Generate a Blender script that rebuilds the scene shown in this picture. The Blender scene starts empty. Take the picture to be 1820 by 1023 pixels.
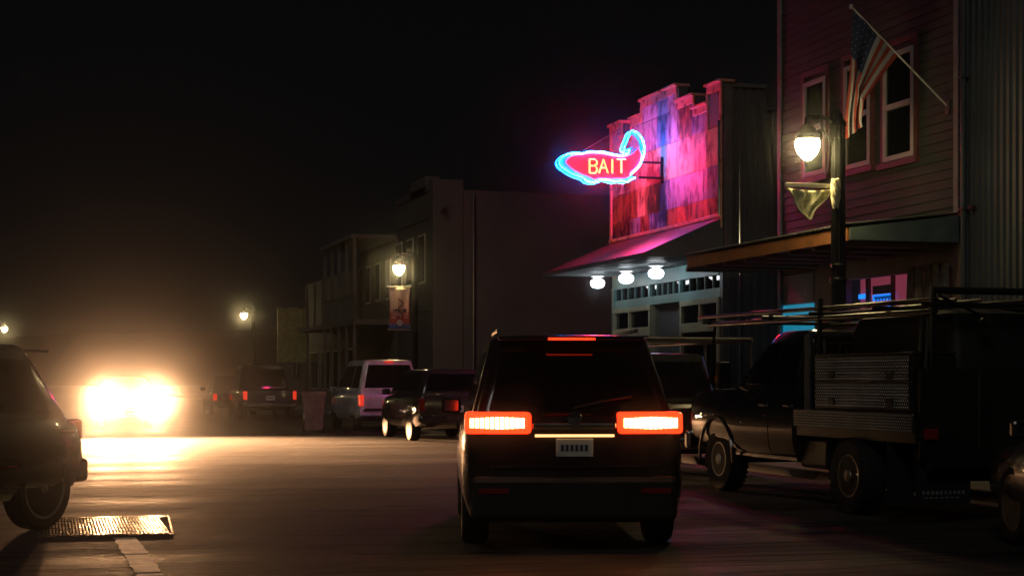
import bpy, bmesh, math, random
from mathutils import Vector, Matrix
random.seed(7)
R = math.radians
scene = bpy.context.scene
C = scene.collection

# ---------------------------------------------------------------- camera
F, HOR = 2850.0, 672.0                      # focal length and horizon in photo pixels (1820 x 1023)
TH = math.atan(850 / F)                     # the street runs along +Y, the camera looks 16.6 deg to its right
CT, ST = math.cos(TH), math.sin(TH)
EYE = 1.45
cam_d = bpy.data.cameras.new('camera')
cam = bpy.data.objects.new('camera', cam_d)
C.objects.link(cam)
cam.location = (0, 0, EYE)
cam.rotation_euler = (R(90), 0, -TH)
cam_d.sensor_width = 36
cam_d.lens = 36 * F / 1820
cam_d.shift_y = (HOR - 511.5) / 1820
cam_d.clip_end = 3000
scene.camera = cam

# ---------------------------------------------------------------- night sky, moon-weak sun, exposure
world = bpy.data.worlds.new('World')
scene.world = world
world.use_nodes = True
nt = world.node_tree
for n in list(nt.nodes): nt.nodes.remove(n)
wo = nt.nodes.new('ShaderNodeOutputWorld')
bg = nt.nodes.new('ShaderNodeBackground')
sky = nt.nodes.new('ShaderNodeTexSky')
sky.sky_type = 'NISHITA'
sky.sun_disc = False
sky.sun_elevation = R(-4)
sky.sun_rotation = R(200)
mixc = nt.nodes.new('ShaderNodeMixRGB')
mixc.blend_type = 'MIX'
mixc.inputs[0].default_value = 0.97
mixc.inputs[2].default_value = (0.018, 0.021, 0.024, 1)
nt.links.new(sky.outputs[0], mixc.inputs[1])
nt.links.new(mixc.outputs[0], bg.inputs[0])
bg.inputs[1].default_value = 0.10
nt.links.new(bg.outputs[0], wo.inputs[0])

sun_d = bpy.data.lights.new('sun', 'SUN')
sun_d.energy = 0.135
sun_d.angle = R(20)
sun_d.color = (1.0, 0.98, 0.92)
sun = bpy.data.objects.new('sun', sun_d)
C.objects.link(sun)
sun.rotation_euler = (R(52), 0, R(-34))

scene.view_settings.view_transform = 'Standard'
scene.view_settings.look = 'None'
scene.view_settings.exposure = 0
scene.view_settings.gamma = 1
scene.cycles.use_denoising = True
scene.cycles.max_bounces = 6
scene.cycles.volume_bounces = 0
scene.cycles.sample_clamp_indirect = 4
scene.cycles.use_light_tree = True
scene.cycles.caustics_reflective = False
scene.cycles.caustics_refractive = False

# ---------------------------------------------------------------- helpers
def onX(u, v, X):
    d = X * F / (CT * (u - 60)); l = (u - 910) / F * d
    return Vector((X, d * CT - l * ST, EYE + (HOR - v) * d / F))
def onY(u, v, Y):
    k = (u - 910) / F
    X = Y * (ST + k * CT) / (CT - k * ST); d = X * ST + Y * CT
    return Vector((X, Y, EYE + (HOR - v) * d / F))
def onD(u, v, d):
    l = (u - 910) / F * d
    return Vector((d * ST + l * CT, d * CT - l * ST, EYE + (HOR - v) * d / F))
def yX(u, X): return onX(u, HOR, X).y

def tag(o, label=None, cat=None, group=None, kind=None):
    if label: o['label'] = label
    if cat: o['category'] = cat
    if group: o['group'] = group
    if kind: o['kind'] = kind
    return o
def thing(name, label, cat, loc=(0, 0, 0), rz=0, group=None):
    o = bpy.data.objects.new(name, None)
    o.empty_display_size = .3
    C.objects.link(o)
    o.location = loc
    o.rotation_euler = (0, 0, rz)
    return tag(o, label, cat, group)

_m = {}
def M(name, col, rough=.5, metal=0., cvar=.2, nscale=4., rvar=.12, bump=0., bscale=80., emit=None, estr=0., coat=0., spec=.5, samp=True):
    if name in _m: return _m[name]
    m = bpy.data.materials.new(name); m.use_nodes = True
    t = m.node_tree; N = t.nodes; L = t.links
    b = N['Principled BSDF']
    tc = N.new('ShaderNodeTexCoord')
    n1 = N.new('ShaderNodeTexNoise'); n1.inputs['Scale'].default_value = nscale; n1.inputs['Detail'].default_value = 6
    L.new(tc.outputs['Object'], n1.inputs['Vector'])
    mr = N.new('ShaderNodeMapRange'); mr.inputs[1].default_value = .3; mr.inputs[2].default_value = .7
    L.new(n1.outputs[0], mr.inputs[0])
    mx = N.new('ShaderNodeMixRGB')
    mx.inputs[1].default_value = (*[max(0, c * (1 - cvar)) for c in col], 1)
    mx.inputs[2].default_value = (*[min(1, c * (1 + cvar)) for c in col], 1)
    L.new(mr.outputs[0], mx.inputs[0]); L.new(mx.outputs[0], b.inputs['Base Color'])
    mr2 = N.new('ShaderNodeMapRange'); mr2.inputs[3].default_value = max(.02, rough - rvar); mr2.inputs[4].default_value = min(1, rough + rvar)
    L.new(n1.outputs[0], mr2.inputs[0]); L.new(mr2.outputs[0], b.inputs['Roughness'])
    b.inputs['Metallic'].default_value = metal
    b.inputs['Specular IOR Level'].default_value = spec
    b.inputs['Coat Weight'].default_value = coat
    b.inputs['Coat Roughness'].default_value = .06
    if bump:
        n2 = N.new('ShaderNodeTexNoise'); n2.inputs['Scale'].default_value = bscale; n2.inputs['Detail'].default_value = 4
        L.new(tc.outputs['Object'], n2.inputs['Vector'])
        bp = N.new('ShaderNodeBump'); bp.inputs['Strength'].default_value = bump; bp.inputs['Distance'].default_value = .02
        L.new(n2.outputs[0], bp.inputs['Height']); L.new(bp.outputs[0], b.inputs['Normal'])
    if emit:
        b.inputs['Emission Color'].default_value = (*emit, 1)
        b.inputs['Emission Strength'].default_value = estr
        if not samp: m.cycles.emission_sampling = 'NONE'
    _m[name] = m
    return m

class MB:
    def __init__(s): s.v = []; s.f = []; s.mi = []; s.cur = 0
    def add(s, vs, fs):
        o = len(s.v); s.v += [tuple(p) for p in vs]; s.f += [tuple(i + o for i in f) for f in fs]
        s.mi += [s.cur] * len(fs); return s
    def box(s, x0, x1, y0, y1, z0, z1):
        return s.add([(x0, y0, z0), (x1, y0, z0), (x1, y1, z0), (x0, y1, z0), (x0, y0, z1), (x1, y0, z1), (x1, y1, z1), (x0, y1, z1)],
                     [(0, 3, 2, 1), (4, 5, 6, 7), (0, 1, 5, 4), (1, 2, 6, 5), (2, 3, 7, 6), (3, 0, 4, 7)])
    def hexa(s, p):                                     # 4 bottom, 4 top points
        return s.add(p, [(0, 3, 2, 1), (4, 5, 6, 7), (0, 1, 5, 4), (1, 2, 6, 5), (2, 3, 7, 6), (3, 0, 4, 7)])
    def loft(s, rings, cap=True, closed=True):
        n = len(rings[0]); vs = [p for r in rings for p in r]; fs = []
        for i in range(len(rings) - 1):
            for j in range(n if closed else n - 1):
                a, b = i * n + j, i * n + (j + 1) % n
                fs.append((a, b, b + n, a + n))
        if cap: fs += [tuple(reversed(range(n))), tuple((len(rings) - 1) * n + j for j in range(n))]
        return s.add(vs, fs)
    def tube(s, pts, r, n=8, closed=False):
        pts = [Vector(p) for p in pts]; rings = []; up = None
        for i, p in enumerate(pts):
            if closed: t = pts[(i + 1) % len(pts)] - pts[i - 1]
            else: t = pts[min(i + 1, len(pts) - 1)] - pts[max(i - 1, 0)]
            t.normalize()
            if up is None: up = Vector((0, 0, 1)) if abs(t.z) < .9 else Vector((1, 0, 0))
            a = t.cross(up).normalized(); b = a.cross(t).normalized(); up = b
            rr = r[i] if isinstance(r, (list, tuple)) else r
            rings.append([p + a * rr * math.cos(2 * math.pi * k / n) + b * rr * math.sin(2 * math.pi * k / n) for k in range(n)])
        if closed: rings.append(rings[0])
        return s.loft(rings, cap=not closed)
    def lathe(s, prof, c=(0, 0, 0), axis='z', n=24, flip=1):
        rings = []
        for r, h in prof:
            ring = []
            for k in range(n):
                a = 2 * math.pi * k / n; x, y = r * math.cos(a), r * math.sin(a)
                if axis == 'z': ring.append((c[0] + x, c[1] + y, c[2] + h))
                elif axis == 'x': ring.append((c[0] + h * flip, c[1] + x, c[2] + y))
                else: ring.append((c[0] + x, c[1] + h * flip, c[2] + y))
            rings.append(ring)
        return s.loft(rings)
    def prism(s, poly, fn, t0, t1):
        n = len(poly)
        vs = [fn(a, b, t0) for a, b in poly] + [fn(a, b, t1) for a, b in poly]
        fs = [tuple(reversed(range(n))), tuple(range(n, 2 * n))] + [(i, (i + 1) % n, (i + 1) % n + n, i + n) for i in range(n)]
        return s.add(vs, fs)
    def build(s, name, mat, parent=None, smooth=False, bevel=0, loc=None):
        me = bpy.data.meshes.new(name)
        me.from_pydata([tuple(p) for p in s.v], [], s.f)
        mats = mat if isinstance(mat, (list, tuple)) else [mat]
        for m in mats: me.materials.append(m)
        if len(mats) > 1:
            for p, i in zip(me.polygons, s.mi): p.material_index = i
        bm = bmesh.new(); bm.from_mesh(me); bmesh.ops.recalc_face_normals(bm, faces=bm.faces); bm.to_mesh(me); bm.free()
        if smooth:
            me.shade_smooth(); me.set_sharp_from_angle(angle=R(38))
        o = bpy.data.objects.new(name, me); C.objects.link(o)
        if parent: o.parent = parent
        if loc: o.location = loc
        if bevel:
            b = o.modifiers.new('bevel', 'BEVEL'); b.width = bevel; b.segments = 2; b.limit_method = 'ANGLE'; b.angle_limit = R(35)
        return o

def B(name, mat, parent, *boxes, bevel=0):
    m = MB()
    for b in boxes: m.box(*b)
    return m.build(name, mat, parent, bevel=bevel)

def text_mesh(s, size, name, mat, parent, mtx, depth=.004):
    cu = bpy.data.curves.new(name, 'FONT'); cu.body = s; cu.size = size; cu.extrude = depth; cu.align_x = 'CENTER'; cu.align_y = 'CENTER'
    o = bpy.data.objects.new(name, cu); C.objects.link(o)
    bpy.context.view_layer.update()
    me = bpy.data.meshes.new_from_object(o.evaluated_get(bpy.context.evaluated_depsgraph_get()))
    bpy.data.objects.remove(o)
    me.materials.clear(); me.materials.append(mat); me.transform(mtx)
    q = bpy.data.objects.new(name, me); C.objects.link(q); q.parent = parent
    return q

def bool_cut(o, cutters):
    cs = []
    for mb in cutters:
        c = mb.build('cutter', None); cs.append(c)
        md = o.modifiers.new('cut', 'BOOLEAN'); md.operation = 'DIFFERENCE'; md.object = c; md.solver = 'EXACT'
    bpy.context.view_layer.update()
    me = bpy.data.meshes.new_from_object(o.evaluated_get(bpy.context.evaluated_depsgraph_get()))
    for md in list(o.modifiers):
        if md.type == 'BOOLEAN': o.modifiers.remove(md)
    o.data = me
    me.shade_smooth(); me.set_sharp_from_angle(angle=R(32))
    for c in cs: bpy.data.objects.remove(c)

def copy_tree(o, parent=None):
    c = o.copy(); C.objects.link(c)
    if parent: c.parent = parent
    for ch in list(o.children): copy_tree(ch, c)
    return c

# ---------------------------------------------------------------- materials
black_paint = M('black_paint', (.012, .012, .013), .18, 0, coat=1, rvar=.05)
dark_paint = M('dark_grey_paint', (.03, .032, .036), .22, .3, coat=1, rvar=.05)
navy_paint = M('navy_paint', (.015, .022, .045), .22, .2, coat=1, rvar=.05)
silver_paint = M('silver_paint', (.22, .22, .22), .28, .4, coat=1, rvar=.05)
white_paint = M('white_vehicle_paint', (.72, .70, .74), .3, 0, coat=.6)
brown_paint = M('grey_brown_paint', (.05, .045, .04), .24, .3, coat=1, rvar=.05)
glass = M('dark_glass', (.004, .005, .006), .05, 0, rvar=.02, cvar=.1, spec=.6)
shop_glass = M('shop_glass', (.003, .004, .005), .04, 0, rvar=.02, cvar=.1, spec=1.0)
rubber = M('tyre_rubber', (.018, .017, .016), .75, bump=.2, bscale=60)
alloy = M('alloy', (.55, .52, .48), .35, .45, rvar=.08)
chrome = M('chrome', (.6, .6, .6), .1, 1, rvar=.05)
plastic = M('black_plastic', (.014, .014, .014), .55)
steel_tread = M('tread_plate_steel', (.05, .05, .05), .45, .7, rvar=.12)
polished = M('glinting_worn_bars', (.75, .75, .72), .4, .7, rvar=.1)  # worn bars painted brighter than the plate so they read as glints
dull_steel = M('dull_steel', (.16, .16, .155), .45, .8)
black_steel = M('black_steel', (.016, .017, .017), .38, .2, rvar=.1)
plate_white = M('plate_white', (.6, .6, .55), .5)
plate_dark = M('plate_ink', (.03, .04, .08), .5)
red_lens = M('red_lens', (.25, .01, .005), .15, coat=1)
red_lit = M('lit_red_lens', (.4, .02, .01), .2, emit=(1, .03, .006), estr=3.2)
red_core = M('lit_red_core', (.4, .1, .02), .2, emit=(1, .42, .16), estr=16)
red_soft = M('softly_lit_red_lens', (.3, .02, .01), .2, emit=(1, .05, .02), estr=.7, samp=False)
amber_lens = M('amber_lens', (.5, .18, .02), .15, coat=1)
clear_lens = M('clear_lens', (.5, .5, .48), .12, coat=1)

# ---------------------------------------------------------------- ground
def asphalt():
    m = bpy.data.materials.new('asphalt'); m.use_nodes = True
    t = m.node_tree; N = t.nodes; L = t.links; b = N['Principled BSDF']
    tc = N.new('ShaderNodeTexCoord')
    def noise(scale, detail=5, sx=1, sy=1, rot=0):
        mp = N.new('ShaderNodeMapping'); mp.inputs['Scale'].default_value = (sx, sy, 1); mp.inputs['Rotation'].default_value = (0, 0, rot)
        L.new(tc.outputs['Object'], mp.inputs['Vector'])
        n = N.new('ShaderNodeTexNoise'); n.inputs['Scale'].default_value = scale; n.inputs['Detail'].default_value = detail
        L.new(mp.outputs[0], n.inputs['Vector']); return n
    big = noise(.5, 5, .35, 1.3, TH); mid = noise(4, 6); fine = noise(70, 3); tr = noise(1.1, 6, .16, 1.6, TH)
    cr = N.new('ShaderNodeValToRGB')
    cr.color_ramp.elements[0].position = .35; cr.color_ramp.elements[0].color = (.02, .019, .017, 1)
    cr.color_ramp.elements[1].position = .68; cr.color_ramp.elements[1].color = (.068, .064, .057, 1)
    L.new(big.outputs[0], cr.inputs[0])
    mul = N.new('ShaderNodeMixRGB'); mul.blend_type = 'MULTIPLY'; mul.inputs[0].default_value = .7
    fr = N.new('ShaderNodeMapRange'); fr.inputs[1].default_value = .3; fr.inputs[2].default_value = .7; fr.inputs[3].default_value = .5; fr.inputs[4].default_value = 1.4
    L.new(fine.outputs[0], fr.inputs[0]); L.new(cr.outputs[0], mul.inputs[1]); L.new(fr.outputs[0], mul.inputs[2])
    # long sealed cracks running across the road
    ck = N.new('ShaderNodeMapRange'); ck.inputs[1].default_value = .0; ck.inputs[2].default_value = .03
    sub = N.new('ShaderNodeMath'); sub.operation = 'SUBTRACT'; sub.inputs[1].default_value = .5
    ab = N.new('ShaderNodeMath'); ab.operation = 'ABSOLUTE'
    L.new(tr.outputs[0], sub.inputs[0]); L.new(sub.outputs[0], ab.inputs[0]); L.new(ab.outputs[0], ck.inputs[0])
    m3 = N.new('ShaderNodeMixRGB'); m3.blend_type = 'MULTIPLY'; m3.inputs[0].default_value = .85
    L.new(mul.outputs[0], m3.inputs[1]); L.new(ck.outputs[0], m3.inputs[2]); L.new(m3.outputs[0], b.inputs['Base Color'])
    rr = N.new('ShaderNodeMapRange'); rr.inputs[1].default_value = .3; rr.inputs[2].default_value = .7; rr.inputs[3].default_value = .55; rr.inputs[4].default_value = .85
    L.new(big.outputs[0], rr.inputs[0]); L.new(rr.outputs[0], b.inputs['Roughness'])
    def mathn(op, a, bb):
        n = N.new('ShaderNodeMath'); n.operation = op
        for i, q in enumerate((a, bb)):
            if isinstance(q, (int, float)): n.inputs[i].default_value = q
            else: L.new(q, n.inputs[i])
        return n.outputs[0]
    h = mathn('ADD', mathn('MULTIPLY', big.outputs[0], .5), mathn('MULTIPLY', mid.outputs[0], .3))
    h = mathn('ADD', h, mathn('MULTIPLY', fine.outputs[0], .09))
    h = mathn('ADD', h, mathn('MULTIPLY', ck.outputs[0], .22))
    bp = N.new('ShaderNodeBump'); bp.inputs['Strength'].default_value = .7; bp.inputs['Distance'].default_value = .1
    L.new(h, bp.inputs['Height']); L.new(bp.outputs[0], b.inputs['Normal'])
    return m
asph = asphalt()
conc = M('concrete', (.2, .19, .175), .8, bump=.3, bscale=30, nscale=1.5)
ground_m = M('dirt_ground', (.05, .045, .038), .95, bump=.3, bscale=6, nscale=.4)

def struct(name, mb, mat, **k):
    o = mb.build(name, mat, **k); o['kind'] = 'structure'; return o
g = MB(); g.add([(-320, -60, -.02), (320, -60, -.02), (320, 380, -.02), (-320, 380, -.02)], [(0, 1, 2, 3)])
struct('ground', g, ground_m)
g = MB(); g.add([(-7, -50, 0), (10.75, -50, 0), (10.75, 370, 0), (-7, 370, 0)], [(0, 1, 2, 3)])
struct('road', g, asph)
struct('kerb_right', MB().box(10.75, 10.92, -50, 370, -.02, .14), conc, bevel=.02)
struct('kerb_left', MB().box(-7.17, -7.0, -50, 370, -.02, .14), conc, bevel=.02)
g = MB()
y = -20.
while y < 75:
    g.box(10.925, 13.9, y, y + 1.49, -.02, .136); y += 1.5
struct('sidewalk_right', g, conc, bevel=.006)
struct('sidewalk_left', MB().box(-9.6, -7.175, -50, 370, -.02, .136), conc)
struct('gravel_lot', MB().box(13.95, 40, 36.5, 54.9, -.02, .02), ground_m)

tar = M('tar_sealant', (.008, .008, .008), .75, bump=.2)
g = MB()
for (u0, v0, ln, seed) in ((150, 838, 3.3, 1), (260, 834, 2.6, 2), (120, 852, 2.2, 3), (190, 862, 2.6, 4), (130, 880, 1.4, 5), (330, 868, 3.4, 6), (560, 905, 3.2, 7), (760, 960, 2.6, 8), (240, 893, 1.8, 9)):
    rn = random.Random(seed); p = onD(u0, v0, EYE * F / (v0 - HOR)); pts = []
    x, w_, dd = 0., rn.uniform(.03, .05), 0.
    while x < ln:
        pts.append((p.x + x * CT + dd * ST, p.y - x * ST + dd * CT, w_ * rn.uniform(.4, 1.2) * min(1, 4 * x / ln + .1, 4 * (1 - x / ln) + .1))); x += .1; dd += rn.uniform(-.05, .05)
    for a_, b_ in zip(pts, pts[1:]):
        g.add([(a_[0], a_[1] - a_[2], .004), (b_[0], b_[1] - b_[2], .004), (b_[0], b_[1] + b_[2], .004), (a_[0], a_[1] + a_[2], .004)], [(0, 1, 2, 3)])
struct('tar_seams', g, tar)
ridge_m = M('dark_added_ridge', (.02, .022, .018), .95, nscale=.05)  # dark ridge added to hide the lit line at the horizon
g = MB(); prev = None; rn = random.Random(3); hh = 9.
for k in range(60):
    x = -300 + k * 10; hh = max(6, min(12.5, hh + rn.uniform(-1.2, 1.2))); cur = [(x, 340, -.1), (x, 365, hh), (x, 378, -.1)]
    if prev: g.add(prev + cur, [(0, 3, 4, 1), (1, 4, 5, 2)])
    prev = cur
struct('added_ridge', g, ridge_m)
line_m = M('worn_line_paint', (.72, .68, .6), .6, cvar=.35, nscale=9, bump=.25, bscale=40)
# a worn painted line with broken edges and bare bands where the asphalt shows through
a, b = onD(222, 955, EYE * F / (955 - HOR)), onD(290, 1055, EYE * F / (1055 - HOR))
a.z = b.z = .004
dirv = (b - a).normalized(); nrm = Vector((-dirv.y, dirv.x, 0))
g = MB(); Ltot = (b - a).length + 3; s = 0.
while s < Ltot:
    step = random.uniform(.05, .11)
    if random.random() < .95:
        w0, w1 = .105 + random.uniform(-.014, .006), .105 + random.uniform(-.014, .006)
        p, q = a + dirv * s, a + dirv * (s + step)
        g.add([p - nrm * w0, p + nrm * w1, q + nrm * w1, q - nrm * w0], [(0, 1, 2, 3)])
    s += step
g.build('painted_line', line_m)
bpy.data.objects['painted_line']['kind'] = 'structure'

# steel drain grate
gr_c = onD(190, HOR, 15.75); gr_c.z = .002
gt = thing('drain_grate', 'rusty steel drain grate set in the road beside the left SUV wheel', 'grate', gr_c, -R(3.3))
grate_m = M('worn_grate_steel', (.6, .5, .4), .27, .95, cvar=.35, nscale=5, rvar=.1)
fr = MB()
fr.loft([[(-.62, -1.0, z), (.62, -1.0, z), (.62, 1.0, z), (-.62, 1.0, z)] for z in (0, .010)], cap=False)
fr.loft([[(-.60, -.98, z), (.60, -.98, z), (.60, .98, z), (-.60, .98, z)] for z in (.010, 0)], cap=False)
o_, i_ = [(-.62, -1.0, .010), (.62, -1.0, .010), (.62, 1.0, .010), (-.62, 1.0, .010)], [(-.60, -.98, .010), (.60, -.98, .010), (.60, .98, .010), (-.60, .98, .010)]
for k in range(4): fr.add([o_[k], o_[(k + 1) % 4], i_[(k + 1) % 4], i_[k]], [(0, 1, 2, 3)])
fr.build('frame', grate_m, gt)
sl = MB()
for k in range(38):                                    # slanted bars, worn unevenly
    x = -.56 + k * .0305; z = .010 + random.uniform(-.001, .001)
    for (ya, yb) in ((-.80, -.29), (-.265, .27), (.295, .80)):
        dx = lambda yy: -.05 * (yy + .8)
        sl.hexa([(x + dx(ya), ya, .002), (x + .014 + dx(ya), ya, .002), (x + .014 + dx(yb), yb, .002), (x + dx(yb), yb, .002),
                 (x + dx(ya), ya, z), (x + .014 + dx(ya), ya, z + random.uniform(-.0012, .0012)), (x + .014 + dx(yb), yb, z), (x + dx(yb), yb, z)])
sl.build('bars', grate_m, gt)
tt = MB()
for yy, n in ((-.895, 30), (.895, 32)):
    tt = MB()
    for k in range(n):
        x = -.56 + k * 1.12 / (n - 1)
        tt.box(x - .011, x + .011, yy - .06, yy + .06, .002, .012)
    tt.build('stud_row', grate_m, gt)
B('plate', M('dark_pit', (.01, .01, .01), .95), gt, (-.598, .598, -.978, .978, .0005, .0015))

# ---------------------------------------------------------------- street lamps
iron = M('black_iron', (.02, .022, .02), .35, .3)
lampglass = M('lamp_globe', (.9, .8, .5), .3, emit=(1.0, .76, .34), estr=100)
def make_lamp():
    t = thing('street_lamp', '', 'street lamp')
    p = MB()
    p.lathe([(.24, 0), (.24, .08), (.19, .12), (.17, .5), (.12, .62), (.10, .9)], n=16)
    for k in range(10):                                # fluted shaft
        a = 2 * math.pi * k / 10
        p.tube([(.08 * math.cos(a), .08 * math.sin(a), .85), (.07 * math.cos(a), .07 * math.sin(a), 5.05)], .034, 6)
    p.lathe([(.115, 0), (.13, .02), (.13, .06), (.115, .08)], (0, 0, 2.72), n=14)
    p.lathe([(.115, 0), (.125, .03), (.11, .06)], (0, 0, 2.95), n=14)
    p.lathe([(.115, 0), (.115, .06), (.07, .12), (.065, .17), (.02, .26), (.001, .3)], (0, 0, 5.02), n=14)
    p.build('pole', iron, t, smooth=True)
    a = MB()
    a.tube([(0, 0, 5.0), (-.15, 0, 5.12), (-.32, 0, 5.17), (-.45, 0, 5.16), (-.5, 0, 5.1)], .03, 8)
    a.tube([(0, 0, 4.72), (-.14, 0, 4.82), (-.26, 0, 4.98), (-.3, 0, 5.14)], .017, 6)
    a.build('arm', iron, t, smooth=True)
    h = MB(); h.lathe([(.03, .36), (.05, .33), (.05, .25), (.11, .2), (.15, .12), (.18, .1), (.185, .05), (.18, .03)], (-.5, 0, 4.78), n=18)
    h.build('lamp_hood', iron, t, smooth=True)
    gl = MB(); gl.lathe([(.165, .06), (.18, 0), (.178, -.05), (.15, -.13), (.10, -.2), (.05, -.245), (.004, -.26)], (-.5, 0, 4.76), n=20)
    gl.build('globe', lampglass, t, smooth=True)
    return t
lamp0 = make_lamp()
LX = 11.35
spots = [((yX(1490, LX)), LX, 0, 'nearest teardrop street lamp, tall black post in front of the flag building'),
         (yX(737, LX), LX, 0, 'middle teardrop street lamp with the printed banner hanging on its post'),
         (yX(450, LX), LX, 0, 'distant street lamp standing past the dark pickup truck')]
lpos = []
for i, (ly, lx, rz, lab) in enumerate(spots):
    t = lamp0 if i == 0 else copy_tree(lamp0)
    t.location = (lx, ly, .13); t.rotation_euler.z = rz; t['label'] = lab; t['group'] = 'teardrop street lamps along the road'
    lpos.append((lx - .5, ly)); t
p = onD(8, 586, 106)
t = copy_tree(lamp0); t.location = (p.x - .5, p.y, .0); t.rotation_euler.z = math.pi; t['label'] = 'street lamp on the far left, leftmost lit lamp in the picture'; t['group'] = 'teardrop street lamps along the road'
lpos.append((p.x, p.y))
# unseen lamps added for light: the right row's next one, and a left one
for (x, y, lab) in ((LX, -6.0, 'unseen street lamp behind the viewer on the right pavement'), (-7.6, 17.0, 'unseen street lamp added on the left pavement to light the truck')):
    t = copy_tree(lamp0); t.location = (x, y, .13); t['label'] = lab; t['group'] = 'teardrop street lamps along the road'
    if x < 0: t.rotation_euler.z = math.pi
    lpos.append((x - .5 if x > 0 else x + .5, y))
# ---------------------------------------------------------------- banners
def banner_cloth(w, h, nx, nz, fn):
    g = MB(); vs = []
    for j in range(nz + 1):
        for i in range(nx + 1): vs.append(fn(i / nx, j / nz))
    fs = [(j * (nx + 1) + i, j * (nx + 1) + i + 1, (j + 1) * (nx + 1) + i + 1, (j + 1) * (nx + 1) + i) for j in range(nz) for i in range(nx)]
    return g.add(vs, fs)
# printed banner on the middle lamp
bt = thing('banner', 'printed street banner, cream fading to red and blue, hanging from the middle lamp post', 'banner', (LX, spots[1][0], 0))
def bcol():
    m = bpy.data.materials.new('banner_print'); m.use_nodes = True; N = m.node_tree.nodes; L = m.node_tree.links; b = N['Principled BSDF']
    tc = N.new('ShaderNodeTexCoord'); sp = N.new('ShaderNodeSeparateXYZ'); L.new(tc.outputs['Object'], sp.inputs[0])
    mr = N.new('ShaderNodeMapRange'); mr.inputs[1].default_value = 2.95; mr.inputs[2].default_value = 4.3; L.new(sp.outputs[2], mr.inputs[0])
    cr = N.new('ShaderNodeValToRGB'); e = cr.color_ramp.elements
    e[0].position = 0; e[0].color = (.04, .13, .3, 1); e[1].position = 1; e[1].color = (.75, .62, .45, 1)
    for p_, c_ in ((.12, (.05, .14, .32, 1)), (.15, (.3, .06, .03, 1)), (.36, (.4, .1, .05, 1)), (.48, (.68, .5, .33, 1))):
        q = e.new(p_); q.color = c_
    L.new(mr.outputs[0], cr.inputs[0]); L.new(cr.outputs[0], b.inputs['Base Color']); b.inputs['Roughness'].default_value = .7
    return m
o = banner_cloth(.7, 1.3, 10, 14, lambda a, b: (-.83 + .7 * a + (.045 * math.sin(math.pi * b)) * (1 - 2 * a), .025 * math.sin(a * 9 + b * 2), 4.27 - 1.3 * b)).build('cloth', bcol(), bt, smooth=True)
sd = o.modifiers.new('solid', 'SOLIDIFY'); sd.thickness = .008
ink = M('banner_ink', (.05, .04, .03), .7); pale = M('banner_pale', (.6, .58, .5), .7)
g = MB()
for k in range(26):
    x, z = -.48 + random.uniform(-.2, .2), 3.55 + random.uniform(-.03, .03)
    g.box(x - .012, x + .012, -.045, -.040, z - .035, z + .035)
for k in range(22):
    x = -.52 + .2 * math.sin(k * .31) * .5 + k * .006; z = 3.9 - k * .022
    g.box(x - .012, x + .014, -.045, -.040, z - .02, z + .02)
g.build('lettering', ink, bt)
g = MB()
for z in (3.42, 3.34):
    for k in range(12):
        if random.random() < .8: g.box(-.74 + k * .045, -.74 + k * .045 + .03, -.045, -.041, z - .02, z + .02)
g.build('small_print', pale, bt)
g = MB(); g.lathe([(.1, 0), (.1, .004)], (-.48, -.046, 3.17), axis='y', n=20); g.build('round_seal', pale, bt)
g = MB(); g.tube([(-.88, 0, 4.29), (0, 0, 4.29)], .018, 8); g.lathe([(.075, -.05), (.075, .05)], (0, 0, 4.29), n=12)
g.build('banner_arm', M('banner_arm_metal', (.5, .48, .42), .4, .6), bt, smooth=True)
g = MB(); g.tube([(-.86, 0, 2.96), (-.02, 0, 2.96)], .014, 8)
g.build('banner_arm', M('banner_arm_metal', (.5, .48, .42), .4, .6), bt, smooth=True)

# folded pennant on the nearest lamp
pt = thing('pennant', 'torn translucent cream pennant folded to a triangle under the nearest street lamp', 'banner', (LX, spots[0][0], 0))
net = M('pennant_cloth', (.75, .7, .38), .8, cvar=.5, nscale=14, bump=.6, bscale=50)
hem = M('pennant_hem', (.85, .8, .5), .7)
lampz = 4.27
def tri(a, b):
    half = .36 * (1 - b) + .01
    return (-.47 + (a - .5) * 2 * half + .03 * math.sin(b * 7), .03 * math.sin(a * 14 + b * 3) * (1 - b) + .01, lampz - .04 - b * .46 - .03 * math.sin(a * math.pi) * (1 - b))
o = banner_cloth(1, 1, 20, 12, tri).build('cloth', net, pt, smooth=True)
o.modifiers.new('solid', 'SOLIDIFY').thickness = .006
g = MB(); g.tube([tri(0, k / 12) for k in range(13)], .016, 6); g.tube([tri(1, k / 12) for k in range(13)], .016, 6)
g.build('hem', hem, pt, smooth=True)
g = MB(); g.box(-.87, -.03, -.02, .02, lampz - .03, lampz + .03); g.lathe([(.075, -.05), (.075, .05)], (0, 0, lampz), n=12)
g.build('banner_arm', M('banner_arm_metal', (.5, .48, .42), .4, .6), pt, bevel=.004)
g = MB()
for k in range(4):
    ph = k * 1.6
    g.tube([(-.09 + .045 * math.cos(ph + j * .5), -.09 + .03 * math.sin(ph + j * .6), lampz + .1 - j * .055) for j in range(9)], [.03, .04, .035, .04, .045, .04, .03, .03, .01], 6)
g.build('knotted_cloth', hem, pt, smooth=True)

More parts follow.
